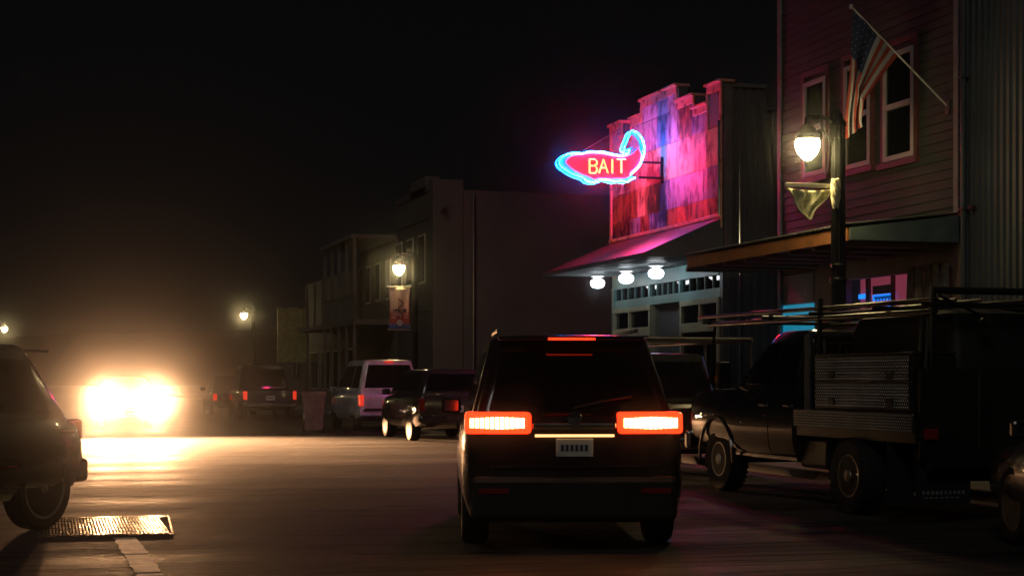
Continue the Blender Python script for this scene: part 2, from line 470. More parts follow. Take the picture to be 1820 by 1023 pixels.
# ---------------------------------------------------------------- bait shop
X0 = 13.6
bs = thing('bait_shop', 'small false-fronted shop with patchwork tin facade lit pink by the neon sign', 'building', (0, 0, 0))
yn, yf = yX(1286, X0), yX(1088, X0)
ys = [yn, yX(1261, X0), yX(1237, X0), yX(1207, X0), yX(1143, X0), yX(1125, X0), yX(1109, X0), yf]
hs = [7.55, 7.2, 7.5, 7.87, 7.55, 7.2, 7.58]
galv = lambda nm, c, r=.5, mt=.35: M(nm, c, r, mt, cvar=.45, nscale=2.2, rvar=.15, bump=.25, bscale=22)
def streaky(nm, c1, c2, rough=.55, metal=.2):
    m = bpy.data.materials.new(nm); m.use_nodes = True; N = m.node_tree.nodes; L = m.node_tree.links; b = N['Principled BSDF']
    tc = N.new('ShaderNodeTexCoord')
    mp = N.new('ShaderNodeMapping'); mp.inputs['Scale'].default_value = (1, 3.2, 1.3); L.new(tc.outputs['Object'], mp.inputs[0])
    n = N.new('ShaderNodeTexNoise'); n.inputs['Scale'].default_value = 1.7; n.inputs['Detail'].default_value = 8; n.inputs['Roughness'].default_value = .65; L.new(mp.outputs[0], n.inputs[0])
    n2 = N.new('ShaderNodeTexNoise'); n2.inputs['Scale'].default_value = .9; n2.inputs['Detail'].default_value = 6; L.new(tc.outputs['Object'], n2.inputs[0])
    ad = N.new('ShaderNodeMath'); ad.operation = 'ADD'; L.new(n.outputs[0], ad.inputs[0]); L.new(n2.outputs[0], ad.inputs[1])
    mr = N.new('ShaderNodeMapRange'); mr.inputs[1].default_value = .88; mr.inputs[2].default_value = 1.10; L.new(ad.outputs[0], mr.inputs[0])
    mx = N.new('ShaderNodeMixRGB'); mx.inputs[1].default_value = (*c1, 1); mx.inputs[2].default_value = (*c2, 1)
    L.new(mr.outputs[0], mx.inputs[0]); L.new(mx.outputs[0], b.inputs['Base Color'])
    b.inputs['Roughness'].default_value = rough; b.inputs['Metallic'].default_value = metal
    bp = N.new('ShaderNodeBump'); bp.inputs['Strength'].default_value = .4; bp.inputs['Distance'].default_value = .01; L.new(n.outputs[0], bp.inputs['Height']); L.new(bp.outputs[0], b.inputs['Normal'])
    return m
tins = [streaky('tin_grey', (.09, .07, .06), (.5, .36, .25)), streaky('tin_pale', (.26, .16, .12), (.86, .66, .42)),
        streaky('tin_rust', (.08, .02, .01), (.62, .22, .09)), streaky('tin_dark_rust', (.02, .008, .006), (.4, .16, .06)),
        streaky('tin_flaking', (.16, .03, .02), (.8, .55, .34)), streaky('tin_cool', (.16, .17, .24), (.62, .66, .8)), streaky('tin_violet_grey', (.05, .05, .09), (.36, .36, .5))]
trim = M('tin_trim', (.8, .42, .3), .3, .3, cvar=.2)
wall_dark = M('dark_siding', (.10, .105, .11), .7, bump=.15)
g = MB()
for i, h in enumerate(hs): g.box(X0 + .012, X0 + .2, ys[i], ys[i + 1], 3.98, h - .012 * (i % 2))
g.build('parapet', wall_dark, bs)
def topz(y):
    for i, h in enumerate(hs):
        if y <= ys[i + 1]: return h
    return hs[-1]
def corr_strip(g, y0, y1, z0, z1, x, amp=.007, per=.076):
    n = max(2, int((y1 - y0) / (per / 4))); vs = []
    for k in range(n + 1):
        y = y0 + (y1 - y0) * k / n; xx = x + amp * math.cos(2 * math.pi * (y - y0) / per)
        vs += [(xx, y, z0), (xx, y, z1)]
    g.add(vs, [(2 * k, 2 * k + 2, 2 * k + 3, 2 * k + 1) for k in range(n)])
g = MB()
z = 4.5; row = 0
while z < 7.85:
    z1 = z + (.72, .66, .8, .7, .75)[row % 5]
    y = ys[0] + .05
    while y < ys[-1] - .06:
        w = random.choice((.5, .65, .8, .95)); y1 = min(y + w, ys[-1] - .05)
        if ys[-1] - .05 - y1 < .25: y1 = ys[-1] - .05
        r = random.random()
        fy = (y - ys[0]) / (ys[-1] - ys[0])
        if row >= 3 and fy > .32: mi = 5 if r < .5 else (6 if r < .75 else 4)  # redder sheets low, cooler ones high: neon light partly put into their colour
        elif row >= 2 and fy > .45: mi = 5 if r < .35 else (2 if r < .6 else 4)
        elif row >= 3: mi = 6 if r < .3 else (2 if r < .7 else 4)
        elif row <= 1: mi = (3 if r < .4 else 2 if r < .6 else 4 if r < .85 else 6)
        else: mi = (1 if r < .35 else 4 if r < .6 else 0 if r < .8 else 2)
        g.cur = mi
        off = random.uniform(-.004, .010); flat = random.random() < .35
        cuts = [y] + [c for c in ys if y + .02 < c < y1 - .02] + [y1]
        for a, b in zip(cuts, cuts[1:]):
            tz = min(z1 - random.uniform(0, .02), topz((a + b) / 2) - .02)
            if tz > z + .02:
                corr_strip(g, a, b, z, tz, X0 - .016 - off - .003 * (row % 2), amp=.0015 if flat else .007)
        y = y1
    z = z1; row += 1
o = g.build('tin_sheets', tins, bs, smooth=True)
g = MB()
for i, h in enumerate(hs):                              # stepped coping
    e = .05 if i in (0, 6) else .03
    g.box(X0 - .13, X0 + .24, ys[i] - (.03 if i else .05), ys[i + 1] + .03, h, h + .05 + .003 * i)
    g.box(X0 - .075, X0 - .03, ys[i], ys[i + 1], h - .15, h - .003)
g.box(X0 - .07, X0 - .035, ys[0] - .02, ys[0] + .07, 4.55, 7.40)
g.box(X0 - .07, X0 - .035, ys[-1] - .12, ys[-1] + .0, 4.55, 7.43)
g.box(X0 - .055, X0 - .035, ys[1] - .02, ys[1] + .02, 6.6, 7.2); g.box(X0 - .055, X0 - .035, ys[6] - .03, ys[6] + .03, 6.4, 7.2)
g.box(X0 - .09, X0 - .03, ys[0], ys[-1], 4.76, 4.84)
for i in range(6):
    lo, hi = sorted((hs[i], hs[i + 1])); g.box(X0 - .074, X0 - .036, ys[i + 1] - .035, ys[i + 1] + .035, lo - .14, hi - .151)
g.build('coping', trim, bs, bevel=.006)
corner = M('corner_pipe_blue_sheen', (.4, .45, .55), .2, .8)  # blue neon sheen put into the pipe colour
g = MB(); g.tube([(X0 - .09, ys[0] + .02, 4.8), (X0 - .09, ys[0] + .02, 6.75)], .03, 8); g.build('downpipe', corner, bs, smooth=True)  # round corner trim, shaped to catch the blue and red neon sheen
# far pier and near pier returns
g = MB(); g.box(X0 + .01, X0 + .9, ys[-1] - .28, ys[-1] - .002, 3.9, 7.56); g.build('pier', trim, bs)
# main hull and the corrugated side wall
side_m = M('corrugated_grey_paint', (.10, .115, .125), .45, .3, cvar=.15, nscale=1)
g = MB(); g.box(X0 + .2, 30, yn + .16, yf - .01, 0.02, 6.9); g.build('wall', wall_dark, bs)
def corr_wall_x(x0, x1, y, z0, z1fn, amp=.028, per=.19):
    g = MB(); x = x0; vs = []; k = 0
    while x <= x1:
        ph = k % 4; yy = y - (amp if ph in (1, 2) else -amp)
        vs += [(x, yy, z0), (x, yy, z1fn(x))]
        x += per * (.13, .37, .13, .37)[ph]; k += 1
    return g.add(vs, [(2 * i, 2 * i + 2, 2 * i + 3, 2 * i + 1) for i in range(k - 1)])
sx = onY(1361, 150, yn).x
corr_wall_x(X0 + .16, 29, yn + .07, .05, lambda x: 7.45 if x < sx else 7.0).build('side_wall', side_m, bs)
B('roof_cap', wall_dark, bs, (X0 - .02, sx + .02, yn + .01, yn + .2, 7.46, 7.54), (sx + .02, 29, yn + .01, yn + .2, 7.01, 7.07))
px = onY(1313, 300, yn).x
g = MB(); g.tube([(px, yn - .04, 6.1), (px, yn - .04, .1)], .022, 8); g.build('conduit', corner, bs, smooth=True)
B('corner_post', side_m, bs, (X0 - .02, X0 + .155, yn + .0, yn + .155, .14, 3.94))

# awning
aw = onY(965, 487, yf)
xo, zo = aw.x, aw.z
awm = M('awning_tin', (.22, .13, .09), .38, .5, bump=.1, bscale=12)
g = MB()
n = 60; vs = []
for k in range(n + 1):
    y = yn + (yf - yn) * k / n; dz = .012 * (k % 2)
    vs += [(xo, y, zo + .02 + dz), (X0 - .02, y, 4.76 + dz)]
g.add(vs, [(2 * k, 2 * k + 1, 2 * k + 3, 2 * k + 2) for k in range(n)])
g.build('awning_roof', awm, bs)
soff = M('soffit_paint', (.3, .33, .33), .35, .2, cvar=.1, rvar=.06)
g = MB(); g.box(xo + .03, X0 - .005, yn + .03, yf - .03, zo - .03, zo - .005); 
for k in range(14):
    g.box(xo + .04, X0 - .01, yn + .2 + k * .46, yn + .25 + k * .46, zo - .05, zo - .031)
g.build('awning_soffit', soff, bs)
g = MB()
for y, s in ((yn, 1), (yf, -1)):
    g.prism([(xo, zo - .05), (X0 - .01, zo - .05), (X0 - .01, 4.75), (xo, zo + .015)], lambda a, b, t, y=y, s=s: (a, y + t * s, b), 0, .025)
g.box(xo - .02, xo + .028, yn + .026, yf - .026, zo - .06, zo + .015)
g.build('awning_fascia', wall_dark, bs)

# shop front under the awning
teal = M('teal_shopfront_paint', (.15, .33, .34), .42, cvar=.15, bump=.08)
cream = M('olive_cream_paint', (.38, .38, .26), .5, cvar=.15, bump=.08)
Y = lambda u: yX(u, X0)
y_a, y_b, y_c, y_d = yf, Y(1158), Y(1211), yn           # left bay | recess | right bay
B('shopfront', teal, bs, (X0, X0 + .16, yn + .16, yf, 3.605, zo - .06), (X0 + .005, X0 + .16, yn + .16, yf, 3.14, 3.33),
  *[(X0 - .012, X0 + .1, Y(u) - .05, Y(u) + .05, 3.331, 3.604) for u in (1154, 1208)],
  (X0 - .012, X0 + .1, yf - .16, yf - .001, .14, 3.604), (X0 - .03, X0 - .002, yn + .16, yf - .0, 3.60, 3.64))
g = MB()
for u0, u1 in ((1092, 1151), (1157, 1205), (1211, 1280)):
    ya, yb = Y(u1), Y(u0)
    for k in range(1, 5): B('transom_bar', teal, bs, (X0 + .01, X0 + .05, ya + (yb - ya) * k / 5 - .012, ya + (yb - ya) * k / 5 + .012, 3.331, 3.604))
B('transom_glass', shop_glass, bs, (X0 + .055, X0 + .07, yn + .17, yf - .17, 3.331, 3.604))
def bay(name, ya, yb, mids, mat):
    g = MB()
    bx = X0 - .05
    for z0, z1 in ((3.02, 3.13), (2.44, 2.64), (.14, .7)): g.box(bx, X0 + .1, ya, yb, z0, z1)
    for y in (ya, yb): 
        yy = y if y == ya else y - .1
        g.box(bx + .003, X0 + .1, yy, yy + .1, .701, 2.439); g.box(bx + .003, X0 + .1, yy, yy + .1, 2.641, 3.019)
    for y in mids: g.box(bx + .003, X0 + .1, y - .035, y + .035, 2.641, 3.019)
    w = g.build(name, mat, bs, bevel=.006)
    B('window_pane', shop_glass, w, (X0 + .02, X0 + .03, ya + .1, yb - .1, .701, 2.439), (X0 + .02, X0 + .03, ya + .1, yb - .1, 2.641, 3.019))
    return w
bay('bay_window', yn + .17, y_c, [Y(1246)], cream)
bay('bay_window', y_b, yf - .17, [Y(1120)], cream)
inner = M('recess_wall', (.25, .25, .2), .6)
B('entrance_recess', inner, bs, (X0 + .101, X0 + 1.1, y_b + .001, y_b + .05, .14, 3.139), (X0 + .101, X0 + 1.1, y_c - .05, y_c - .001, .14, 3.139))
dr = B('door', M('shop_door_paint', (.05, .08, .08), .5), bs, (X0 + 1.0, X0 + 1.05, y_c + .1, y_b - .1, .14, 2.3), bevel=.01)
B('door_pane', shop_glass, dr, (X0 + .985, X0 + .995, y_c + .25, y_b - .25, 1.0, 2.15))
g = MB(); g.tube([(X0 + .95, y_c + .18, 1.0), (X0 + .95, y_c + .18, 1.3)], .012, 6); g.build('door_handle', chrome, dr)
bpy.data.objects['wall']  # hull stands behind the recess

# globe lights under the awning
globe_m = M('opal_globe', (.9, .9, .9), .3, emit=(.86, .93, 1.0), estr=7.5)
gs = []
for k, (u, lab) in enumerate(((1166, 'brightest opal globe light under the awning, nearest to the corrugated wall'), (1113, 'middle one of the three opal globe lights under the awning'), (1062, 'farthest opal globe light under the awning, at its far end'))):
    if k == 0:
        t = thing('globe_light', lab, 'ceiling light')
        g = MB(); g.lathe([(.16, 0), (.17, -.03), (.12, -.05), (.07, -.07), (.07, -.1)], n=20); g.build('fitting', M('white_enamel', (.75, .75, .75), .3), t, smooth=True)
        g = MB(); g.lathe([(.07, -.09), (.12, -.105), (.165, -.14), (.175, -.19), (.16, -.25), (.11, -.295), (.05, -.31), (.004, -.313)], n=24); g.build('globe', globe_m, t, smooth=True)
        g0 = t
    else:
        t = copy_tree(g0); t['label'] = lab
    t['group'] = 'globe lights under the shop awning'
    q = onX(u, HOR, 12.95); t.location = (12.95, q.y, zo - .052)

# ---------------------------------------------------------------- neon fish sign, facing up and down the street
ysn = yX(1180, X0)
nsn = thing('neon_sign', 'red fish shaped neon sign with blue outline reading BAIT, hung out from the tin facade', 'sign', (0, ysn, 0))
def S(cx, cy):                                          # traced outline -> real position in the sign's own plane
    u, v = 960 + cx / 6.818, 200 + cy / 6.818
    q = onY(u, v, ysn); return (q.x, q.z)
body = [(300, 600), (330, 560), (380, 533), (470, 515), (560, 505), (640, 500), (740, 505), (850, 532), (960, 545), (1040, 538), (1100, 515), (1150, 470), (1175, 440), (1205, 520), (1195, 600), (1150, 665), (1100, 715), (1075, 770), (1000, 800), (880, 800), (700, 800), (640, 808), (590, 780), (480, 742), (380, 685), (320, 630)]
outer = [(205, 590), (235, 555), (310, 510), (400, 488), (480, 498), (550, 480), (640, 482), (740, 480), (850, 506), (940, 522), (1010, 512), (1060, 500), (1110, 488), (1165, 425), (1212, 450), (1232, 520), (1222, 590), (1190, 660), (1130, 720), (1095, 770), (1135, 795), (1080, 830), (1030, 855), (960, 845), (880, 852), (800, 838), (695, 845), (600, 860), (540, 845), (505, 805), (450, 790), (370, 760), (290, 710), (225, 655)]
cab_blue = M('sign_blue_paint', (.02, .45, .6), .35, coat=.5)
cab_red = M('glowing_red_panel', (.72, .02, .04), .35, coat=.5, emit=(1.0, .002, .003), estr=14)  # painted panel made to glow, adding red light on the facade
g = MB(); g.prism([S(*p) for p in outer], lambda a, b, t: (a, t, b), -.07, .07); g.build('cabinet', cab_blue, nsn)
g = MB(); g.tube([(S(*p)[0], 0, S(*p)[1]) for p in ((1225, 500), (1228, 420), (1200, 335), (1150, 275), (1100, 250), (1075, 280), (1045, 345), (1022, 400), (1012, 445), (1040, 470), (1085, 440), (1120, 435))], .036, 8); g.build('tail_frame', cab_blue, nsn, smooth=True)
for s in (-1, 1):
    g = MB(); g.prism([S(*p) for p in body], lambda a, b, t: (a, t * s, b), .071, .085); g.build('fish_panel', cab_red, nsn)
neon_blue = M('blue_neon', (.3, .8, 1), .3, emit=(.10, .62, 1.0), estr=26)
neon_core = M('blue_neon_glass', (.7, .9, 1), .3, emit=(.003, .2, 1.0), estr=58)
neon_let = M('orange_neon', (1, .5, .2), .3, emit=(1.0, .004, .001), estr=330)
segs = [[(470, 502), (400, 495), (320, 510), (255, 545), (214, 600), (228, 650), (290, 700), (370, 750), (450, 786), (510, 800), (545, 838), (600, 852), (690, 850)],
        [(695, 826), (800, 830), (880, 850), (950, 836), (1030, 850), (1070, 822), (1130, 798)],
        [(1080, 765), (1085, 745), (1120, 718), (1180, 660), (1210, 590), (1235, 520), (1243, 430), (1215, 325), (1160, 258), (1100, 232), (1065, 265), (1035, 340), (1008, 400), (998, 462), (1062, 462)],
        [(472, 506), (520, 500), (560, 482), (640, 484), (740, 486), (850, 512), (940, 528), (1000, 522), (1040, 500), (1060, 470)]]
def smooth_path(ps, k=3):
    out = []
    for i in range(len(ps) - 1):
        p0, p1, p2, p3 = ps[max(i - 1, 0)], ps[i], ps[i + 1], ps[min(i + 2, len(ps) - 1)]
        for j in range(k):
            t = j / k
            out.append(tuple(.5 * ((2 * p1[m]) + (-p0[m] + p2[m]) * t + (2 * p0[m] - 5 * p1[m] + 4 * p2[m] - p3[m]) * t * t + (-p0[m] + 3 * p1[m] - 3 * p2[m] + p3[m]) * t ** 3) for m in (0, 1)))
    out.append(ps[-1]); return out
for s in (-1, 1):
    g = MB()
    for sg in segs:
        g.tube([(S(*p)[0], s * .115, S(*p)[1]) for p in smooth_path(sg, 2)], .0165, 5)
    g.build('outline_tube', neon_core, nsn, smooth=True)
    g = MB(); h = MB()
    for ci, ch in enumerate('BAIT'):
        cx0 = (575, 690, 850, 905)[ci]; w = (88, 108, 0, 108)[ci]; zt, zb = 572, 738
        P = lambda a, b: (cx0 + a * w, zt + (zb - zt) * b)
        st = {'B': [[P(0, 0), P(0, 1)], [P(0, 0), P(.75, 0), P(1, .13), P(1, .33), P(.7, .47), P(0, .47)], [P(.7, .47), P(1, .62), P(1, .85), P(.75, 1), P(0, 1)]],
              'A': [[P(0, 1), P(.5, 0), P(1, 1)], [P(.22, .62), P(.78, .62)]], 'I': [[P(0, 0), P(0, 1)]], 'T': [[P(0, 0), P(1, 0)], [P(.5, 0), P(.5, 1)]]}[ch]
        for pl in st:
            for off, mb in ((0, g),):
                mb.tube([(S(*p)[0], s * .11, S(*p)[1]) for p in pl], .013, 5)
                mb.tube([(S(p[0] + 10, p[1] + 7)[0], s * .11, S(p[0] + 10, p[1] + 7)[1]) for p in pl], .009, 5)
    g.build('letter_tubes', neon_let, nsn, smooth=True)
g = MB()
for (v) in (288, 315):
    a, b = onY(1135, v, ysn), onY(1180, v + 2, ysn)
    g.box(a.x, X0 - .03, -.025, .025, b.z - .025, b.z + .025)
zb = onY(1180, 289, ysn).z; zc = onY(1180, 317, ysn).z
g.box(X0 - .075, X0 - .031, -.04, .04, zc - .12, zb + .12)
g.build('bracket', black_steel, nsn, bevel=.004)
q = onX(1108, 228, X0); g = MB(); a = onY(1036, 268, ysn); g.tube([(a.x, 0, a.z), (X0 - .05, q.y - ysn, q.z)], .009, 6)
g.build('stay_wire', dull_steel, nsn)

# ---------------------------------------------------------------- flag building
fb = thing('flag_building', 'tall dark clapboard building with white sash windows behind the nearest lamp', 'building')
sid = M('clapboard_paint', (.036, .042, .040), .75, cvar=.12, bump=.1)
yA, yB = yX(1705, X0), yX(1385, X0)
g = MB(); g.box(X0 + .03, 26, yA, yB, 4.0, 13)
z = 4.1
while z < 12.9:                                        # overlapping boards on front and far side
    g.hexa([(X0 - .002, yA, z), (X0 + .029, yA, z), (X0 + .029, yB, z), (X0 - .002, yB, z), (X0 + .018, yA, z + .148), (X0 + .029, yA, z + .148), (X0 + .029, yB, z + .148), (X0 + .018, yB, z + .148)]); z += .15
g.build('wall', sid, fb)
B('corner_board', M('corner_board_paint', (.2, .2, .2), .6), fb, (X0 - .03, X0 + .1, yB - .1, yB + .02, .14, 13), (X0 - .03, X0 - .005, yA, yA + .12, 3.98, 13))
wf = M('white_window_paint', (.36, .36, .35), .45, cvar=.1); rb = M('red_brown_trim', (.11, .04, .028), .55)
def sash(u0, u1, vt_, vb_):
    um = (u0 + u1) / 2
    ya, yb = yX(u1, X0), yX(u0, X0); zt, zb = onX(um, vt_, X0).z, onX(um, vb_, X0).z; zm = (zt + zb) / 2
    w = MB(); x = X0 - .05; f = .085
    w.box(x, X0 + .02, ya, ya + f, zb, zt); w.box(x, X0 + .02, yb - f, yb, zb, zt)
    w.box(x - .003, X0 + .02, ya + f, yb - f, zt - f, zt); w.box(x - .003, X0 + .02, ya + f, yb - f, zb, zb + f); w.box(x - .01, X0 + .02, ya + f, yb - f, zm - .045, zm + .045)
    w = w.build('window', wf, fb, bevel=.005)
    B('pane', shop_glass, w, (X0 - .02, X0 - .01, ya + f, yb - f, zb + f, zt - f))
    B('trim', rb, w, (X0 - .035, X0 + .02, ya - .1, ya - .002, zb - .02, zt + .1), (X0 - .035, X0 + .02, yb + .002, yb + .1, zb - .02, zt + .1), (X0 - .035, X0 + .02, ya - .1, yb + .1, zt + .102, zt + .2), (X0 - .09, X0 + .02, ya - .14, yb + .14, zb - .12, zb - .022))
sash(1573, 1627, 90, 283); sash(1503, 1549, 112, 298); sash(1431, 1470, 142, 312)
# canopy, sloping from the wall to the street
cx = onY(1220, 455, yB); cxx = cx.x
zt_o, zb_o = cx.z, onY(1220, 476, yB).z
zt_w = onX(1690, 382, X0).z
can = M('canopy_tin', (.26, .28, .27), .5, .3); fas = M('lamp_orange_fascia', (.42, .17, .06), .55, cvar=.25)  # fascia's orange carries the street lamp's warm light in the paint
g = MB(); n = 110; vs = []
for k in range(n + 1):
    y = yA + (yB - yA) * k / n; dz = .014 * math.cos(k * math.pi / 1.0)
    vs += [(cxx - .05, y, zt_o + .02 + dz), (X0 - .01, y, zt_w + dz)]
g.add(vs, [(2 * k, 2 * k + 1, 2 * k + 3, 2 * k + 2) for k in range(n)]); o = g.build('canopy_roof', can, fb); o.modifiers.new('solid', 'SOLIDIFY').thickness = .01
B('canopy_fascia', fas, fb, (cxx, cxx + .04, yA + .03, yB - .03, zb_o, zt_o - .02), bevel=.004)
for ye, se in ((yA, 1), (yB, -1)):
    g = MB(); g.prism([(cxx + .045, zb_o + .02), (X0 - .01, zb_o + .02), (X0 - .01, zt_w - .03), (cxx + .045, zt_o - .02)], lambda a, b, t: (a, ye + se * t, b), 0, .03)
    g.build('canopy_end_board', M('teal_grey_board', (.12, .17, .165), .5), fb)
sofb = M('brown_soffit', (.2, .14, .09), .6, cvar=.2)
g = MB(); g.box(cxx + .045, X0 - .01, yA + .035, yB - .035, zb_o + .03, zb_o + .05)
for k in range(8): g.box(cxx + .05, X0 - .02, yA + .3 + k * .85, yA + .4 + k * .85, zb_o - .06, zb_o + .029)
g.build('canopy_soffit', sofb, fb)
# ground floor front with lit window
gf = M('ground_floor_paint', (.17, .12, .10), .6)
pink = M('pink_lit_wall', (.4, .15, .2), .5, emit=(.55, .09, .16), estr=.28, samp=False)
cyan_lit = M('cyan_neon_glow', (.05, .2, .3), .4, emit=(.01, .24, .38), estr=.75, samp=False)  # teal neon light falling on the pane, put in as glow
blue_lit = M('blue_neon_window', (.02, .1, .4), .4, emit=(.01, .22, 1.0), estr=1.5, samp=False)
YB = lambda u: yX(u, X0)
zz = lambda u, v: onX(u, v, X0).z
B('ground_wall', gf, fb, (X0 + .02, X0 + .15, yA, YB(1690), .14, 3.98), (X0 + .02, X0 + .15, YB(1500), YB(1446), .14, 3.98), (X0 + .02, X0 + .15, YB(1690), YB(1500), .14, 1.3), (X0 + .02, X0 + .15, YB(1690), YB(1500), zz(1600, 486), 3.98),
  (X0 + .02, X0 + .15, YB(1446), yB, .14, 1.2), (X0 + .02, X0 + .15, YB(1446), yB, zz(1410, 486), 3.98))
B('back_wall', gf, fb, (X0 + .5, X0 + .6, yA, yB, .1, 3.98))
B('poster_panel', M('grey_poster', (.4, .42, .4), .6), fb, (X0 + .03, X0 + .06, YB(1443), YB(1381), zz(1410, 540), zz(1410, 488)))
w = B('lit_window', cyan_lit, fb, (X0 + .03, X0 + .07, YB(1443), YB(1381), 1.45, zz(1410, 541)))
w['label'] = 'lower shop window with teal neon light put in as glow'
w = B('lit_window', pink, fb, (X0 + .3, X0 + .32, YB(1604), YB(1502), 1.3, 3.55)); w['label'] = 'shop interior glowing dull pink'
B('window_frame', rb, w, (X0 + .2, X0 + .25, YB(1525), YB(1520), 1.3, 3.2), (X0 + .2, X0 + .25, YB(1568), YB(1564), 1.3, 3.3), (X0 + .2, X0 + .25, YB(1608), YB(1604), 1.3, 3.5))
B('dark_opening', plastic, fb, (X0 + .26, X0 + .29, YB(1562), YB(1527), zz(1545, 521), zz(1545, 506)))
nb = B('neon_window_sign', blue_lit, fb, (X0 + .26, X0 + .28, YB(1562), YB(1527), zz(1545, 533), zz(1545, 522)), (X0 + .26, X0 + .28, YB(1518), YB(1502), zz(1510, 530), zz(1510, 522)), (X0 + .26, X0 + .28, YB(1562), YB(1534), zz(1545, 548), zz(1545, 544)))
g = MB()
for k in range(16):
    y = YB(1560) + (YB(1530) - YB(1560)) * k / 16; g.box(X0 + .245, X0 + .255, y, y + .015, zz(1545, 530) - .02 * (k % 3), zz(1545, 526) + .02 * (k % 2))
g.build('neon_script', plastic, nb)
g = MB()
for k in range(5):
    y = YB(1688) + (YB(1612) - YB(1688)) * (k + .5) / 5
    g.hexa([(X0 - .02, y - .14, 2.6), (X0 + .01, y - .14, 2.6), (X0 + .01, y + .14, 2.6), (X0 - .02, y + .14, 2.6), (X0 - .02, y - .09, 3.25), (X0 + .01, y - .09, 3.25), (X0 + .01, y + .09, 3.25), (X0 - .02, y + .09, 3.25)])
g.build('hanging_goods', M('hung_cloth', (.2, .2, .17), .8, cvar=.5, nscale=6), fb, bevel=.02)

# flag
fy = yX(1685, X0) ; q0 = onX(1685, 190, X0)
tip = onY(1513, 12, q0.y)
fl = thing('flag', 'furled stars and stripes flag on a slanted white pole on the tall dark building', 'flag', (X0, q0.y, q0.z))
A0 = Vector((0, 0, 0)); T = tip - Vector(q0)
g = MB(); g.tube([A0, T], .016, 8); g.lathe([(.03, -.03), (.034, 0), (.03, .03)], tuple(T), n=10); g.build('flagpole', M('white_pole', (.6, .6, .58), .4), fl, smooth=True)
B('bracket', dull_steel, fl, (-.03, .0, -.06, .06, -.12, .1), bevel=.01)
flag_mats = [M('flag_red', (.34, .05, .03), .8), M('flag_white', (.36, .36, .36), .8), M('flag_blue', (.025, .04, .10), .8)]
NX, NZ = 40, 26
P1 = lambda px_, py_: onY(1490 + px_ / 3.3, py_ / 3.3, q0.y) - Vector(q0)
hoist_a, hoist_b = P1(88, 55), P1(352, 325)            # top and bottom of the hoist along the pole
def flagpt(s, t):                                       # s: 0 at top stripe..1 bottom stripe; t: 0 hoist..1 fly
    h = hoist_a.lerp(hoist_b, s)
    mid_a, mid_b = P1(70, 400), P1(135, 600)
    end_a, end_b = P1(38, 770), P1(48, 822)
    far_b = P1(145, 740)
    mid = mid_a.lerp(mid_b, s)
    if t < .55:
        k = t / .55; p = h.lerp(mid, k)
    else:
        k = (t - .55) / .45; e = P1(48, 815).lerp(far_b, s); p = mid.lerp(e, k)
    p = p.copy(); p.y += .05 * math.sin(s * 16 + t * 3) * (t + .15) + .06 * t * math.sin(9 * t)
    return p
g = MB(); vs = [flagpt(i / NZ, j / NX) for i in range(NZ + 1) for j in range(NX + 1)]
fs = []; mi = []
for i in range(NZ):
    for j in range(NX):
        a = i * (NX + 1) + j; fs.append((a, a + 1, a + NX + 2, a + NX + 1))
        st = i * 13 // NZ
        mi.append(2 if (st < 7 and j < NX * .42) else (0 if st % 2 == 0 else 1))
g.add(vs, fs); g.mi = mi
g.build('cloth', flag_mats, fl, smooth=True).modifiers.new('solid', 'SOLIDIFY').thickness = .004
g = MB()                                                # stars
for r_ in range(5):
    for c_ in range(6):
        p = flagpt(.04 + r_ * .105, .03 + c_ * .065)
        g.lathe([(.010, -.006), (.010, .0)], (p.x, p.y - .004, p.z), axis='y', n=5)
g.build('stars', flag_mats[1], fl)

# ---------------------------------------------------------------- corrugated building at the right
cb = thing('corrugated_building', 'tall grey ribbed metal building at the right edge of the picture', 'building')
def corr_wall_y(y0, y1, x, z0, z1, amp=.02, per=.16):
    g = MB(); y = y0; vs = []; k = 0
    while y <= y1:
        ph = k % 4; xx = x - (amp if ph in (1, 2) else -amp)
        vs += [(xx, y, z0), (xx, y, z1)]; y += per * (.13, .37, .13, .37)[ph]; k += 1
    return g.add(vs, [(2 * i, 2 * i + 2, 2 * i + 3, 2 * i + 1) for i in range(k - 1)])
corr_wall_y(2, yA - .15, X0, .15, 13, ).build('ribbed_wall', side_m, cb)
B('wall', wall_dark, cb, (X0 + .05, 26, 2, yA - .02, .1, 13))
g = MB(); g.tube([(X0 - .07, yA - .22, .2), (X0 - .07, yA - .22, 12.8)], .045, 8)
for z in (2, 4, 6, 8, 10): g.box(X0 - .13, X0 - .01, yA - .28, yA - .16, z, z + .03)
g.build('downpipe', side_m, cb, smooth=True)
B('wall_box', dull_steel, cb, (X0 - .1, X0 - .03, yA - .5, yA - .38, 4.0, 4.05), (X0 - .1, X0 - .03, yX(1700, X0) - .3, yX(1700, X0) - .25, 2.9, 3.1))
pf = thing('picket_fence', 'short dull yellow picket fence in front of the ribbed metal wall at the right edge', 'fence', (13.0, 0, 0))
yel = M('dull_yellow_paint', (.4, .33, .08), .6)
y1 = yX(1786, 13.0)
g = MB()
for k in range(22):
    y = y1 - .14 * k; g.prism([(0, .15), (.1, .15), (.1, 1.88), (.05, 1.96), (0, 1.88)], lambda a, b, t, y=y: (t, y - a, b), 0, .02)
g.build('pickets', yel, pf)
B('rails', yel, pf, (.021, .06, y1 - 3.1, y1 + .02, .5, .59), (.021, .06, y1 - 3.1, y1 + .02, 1.6, 1.69)); B('fence_post', yel, pf, (-.02, .07, y1 + .021, y1 + .11, .14, 2.02), bevel=.008)

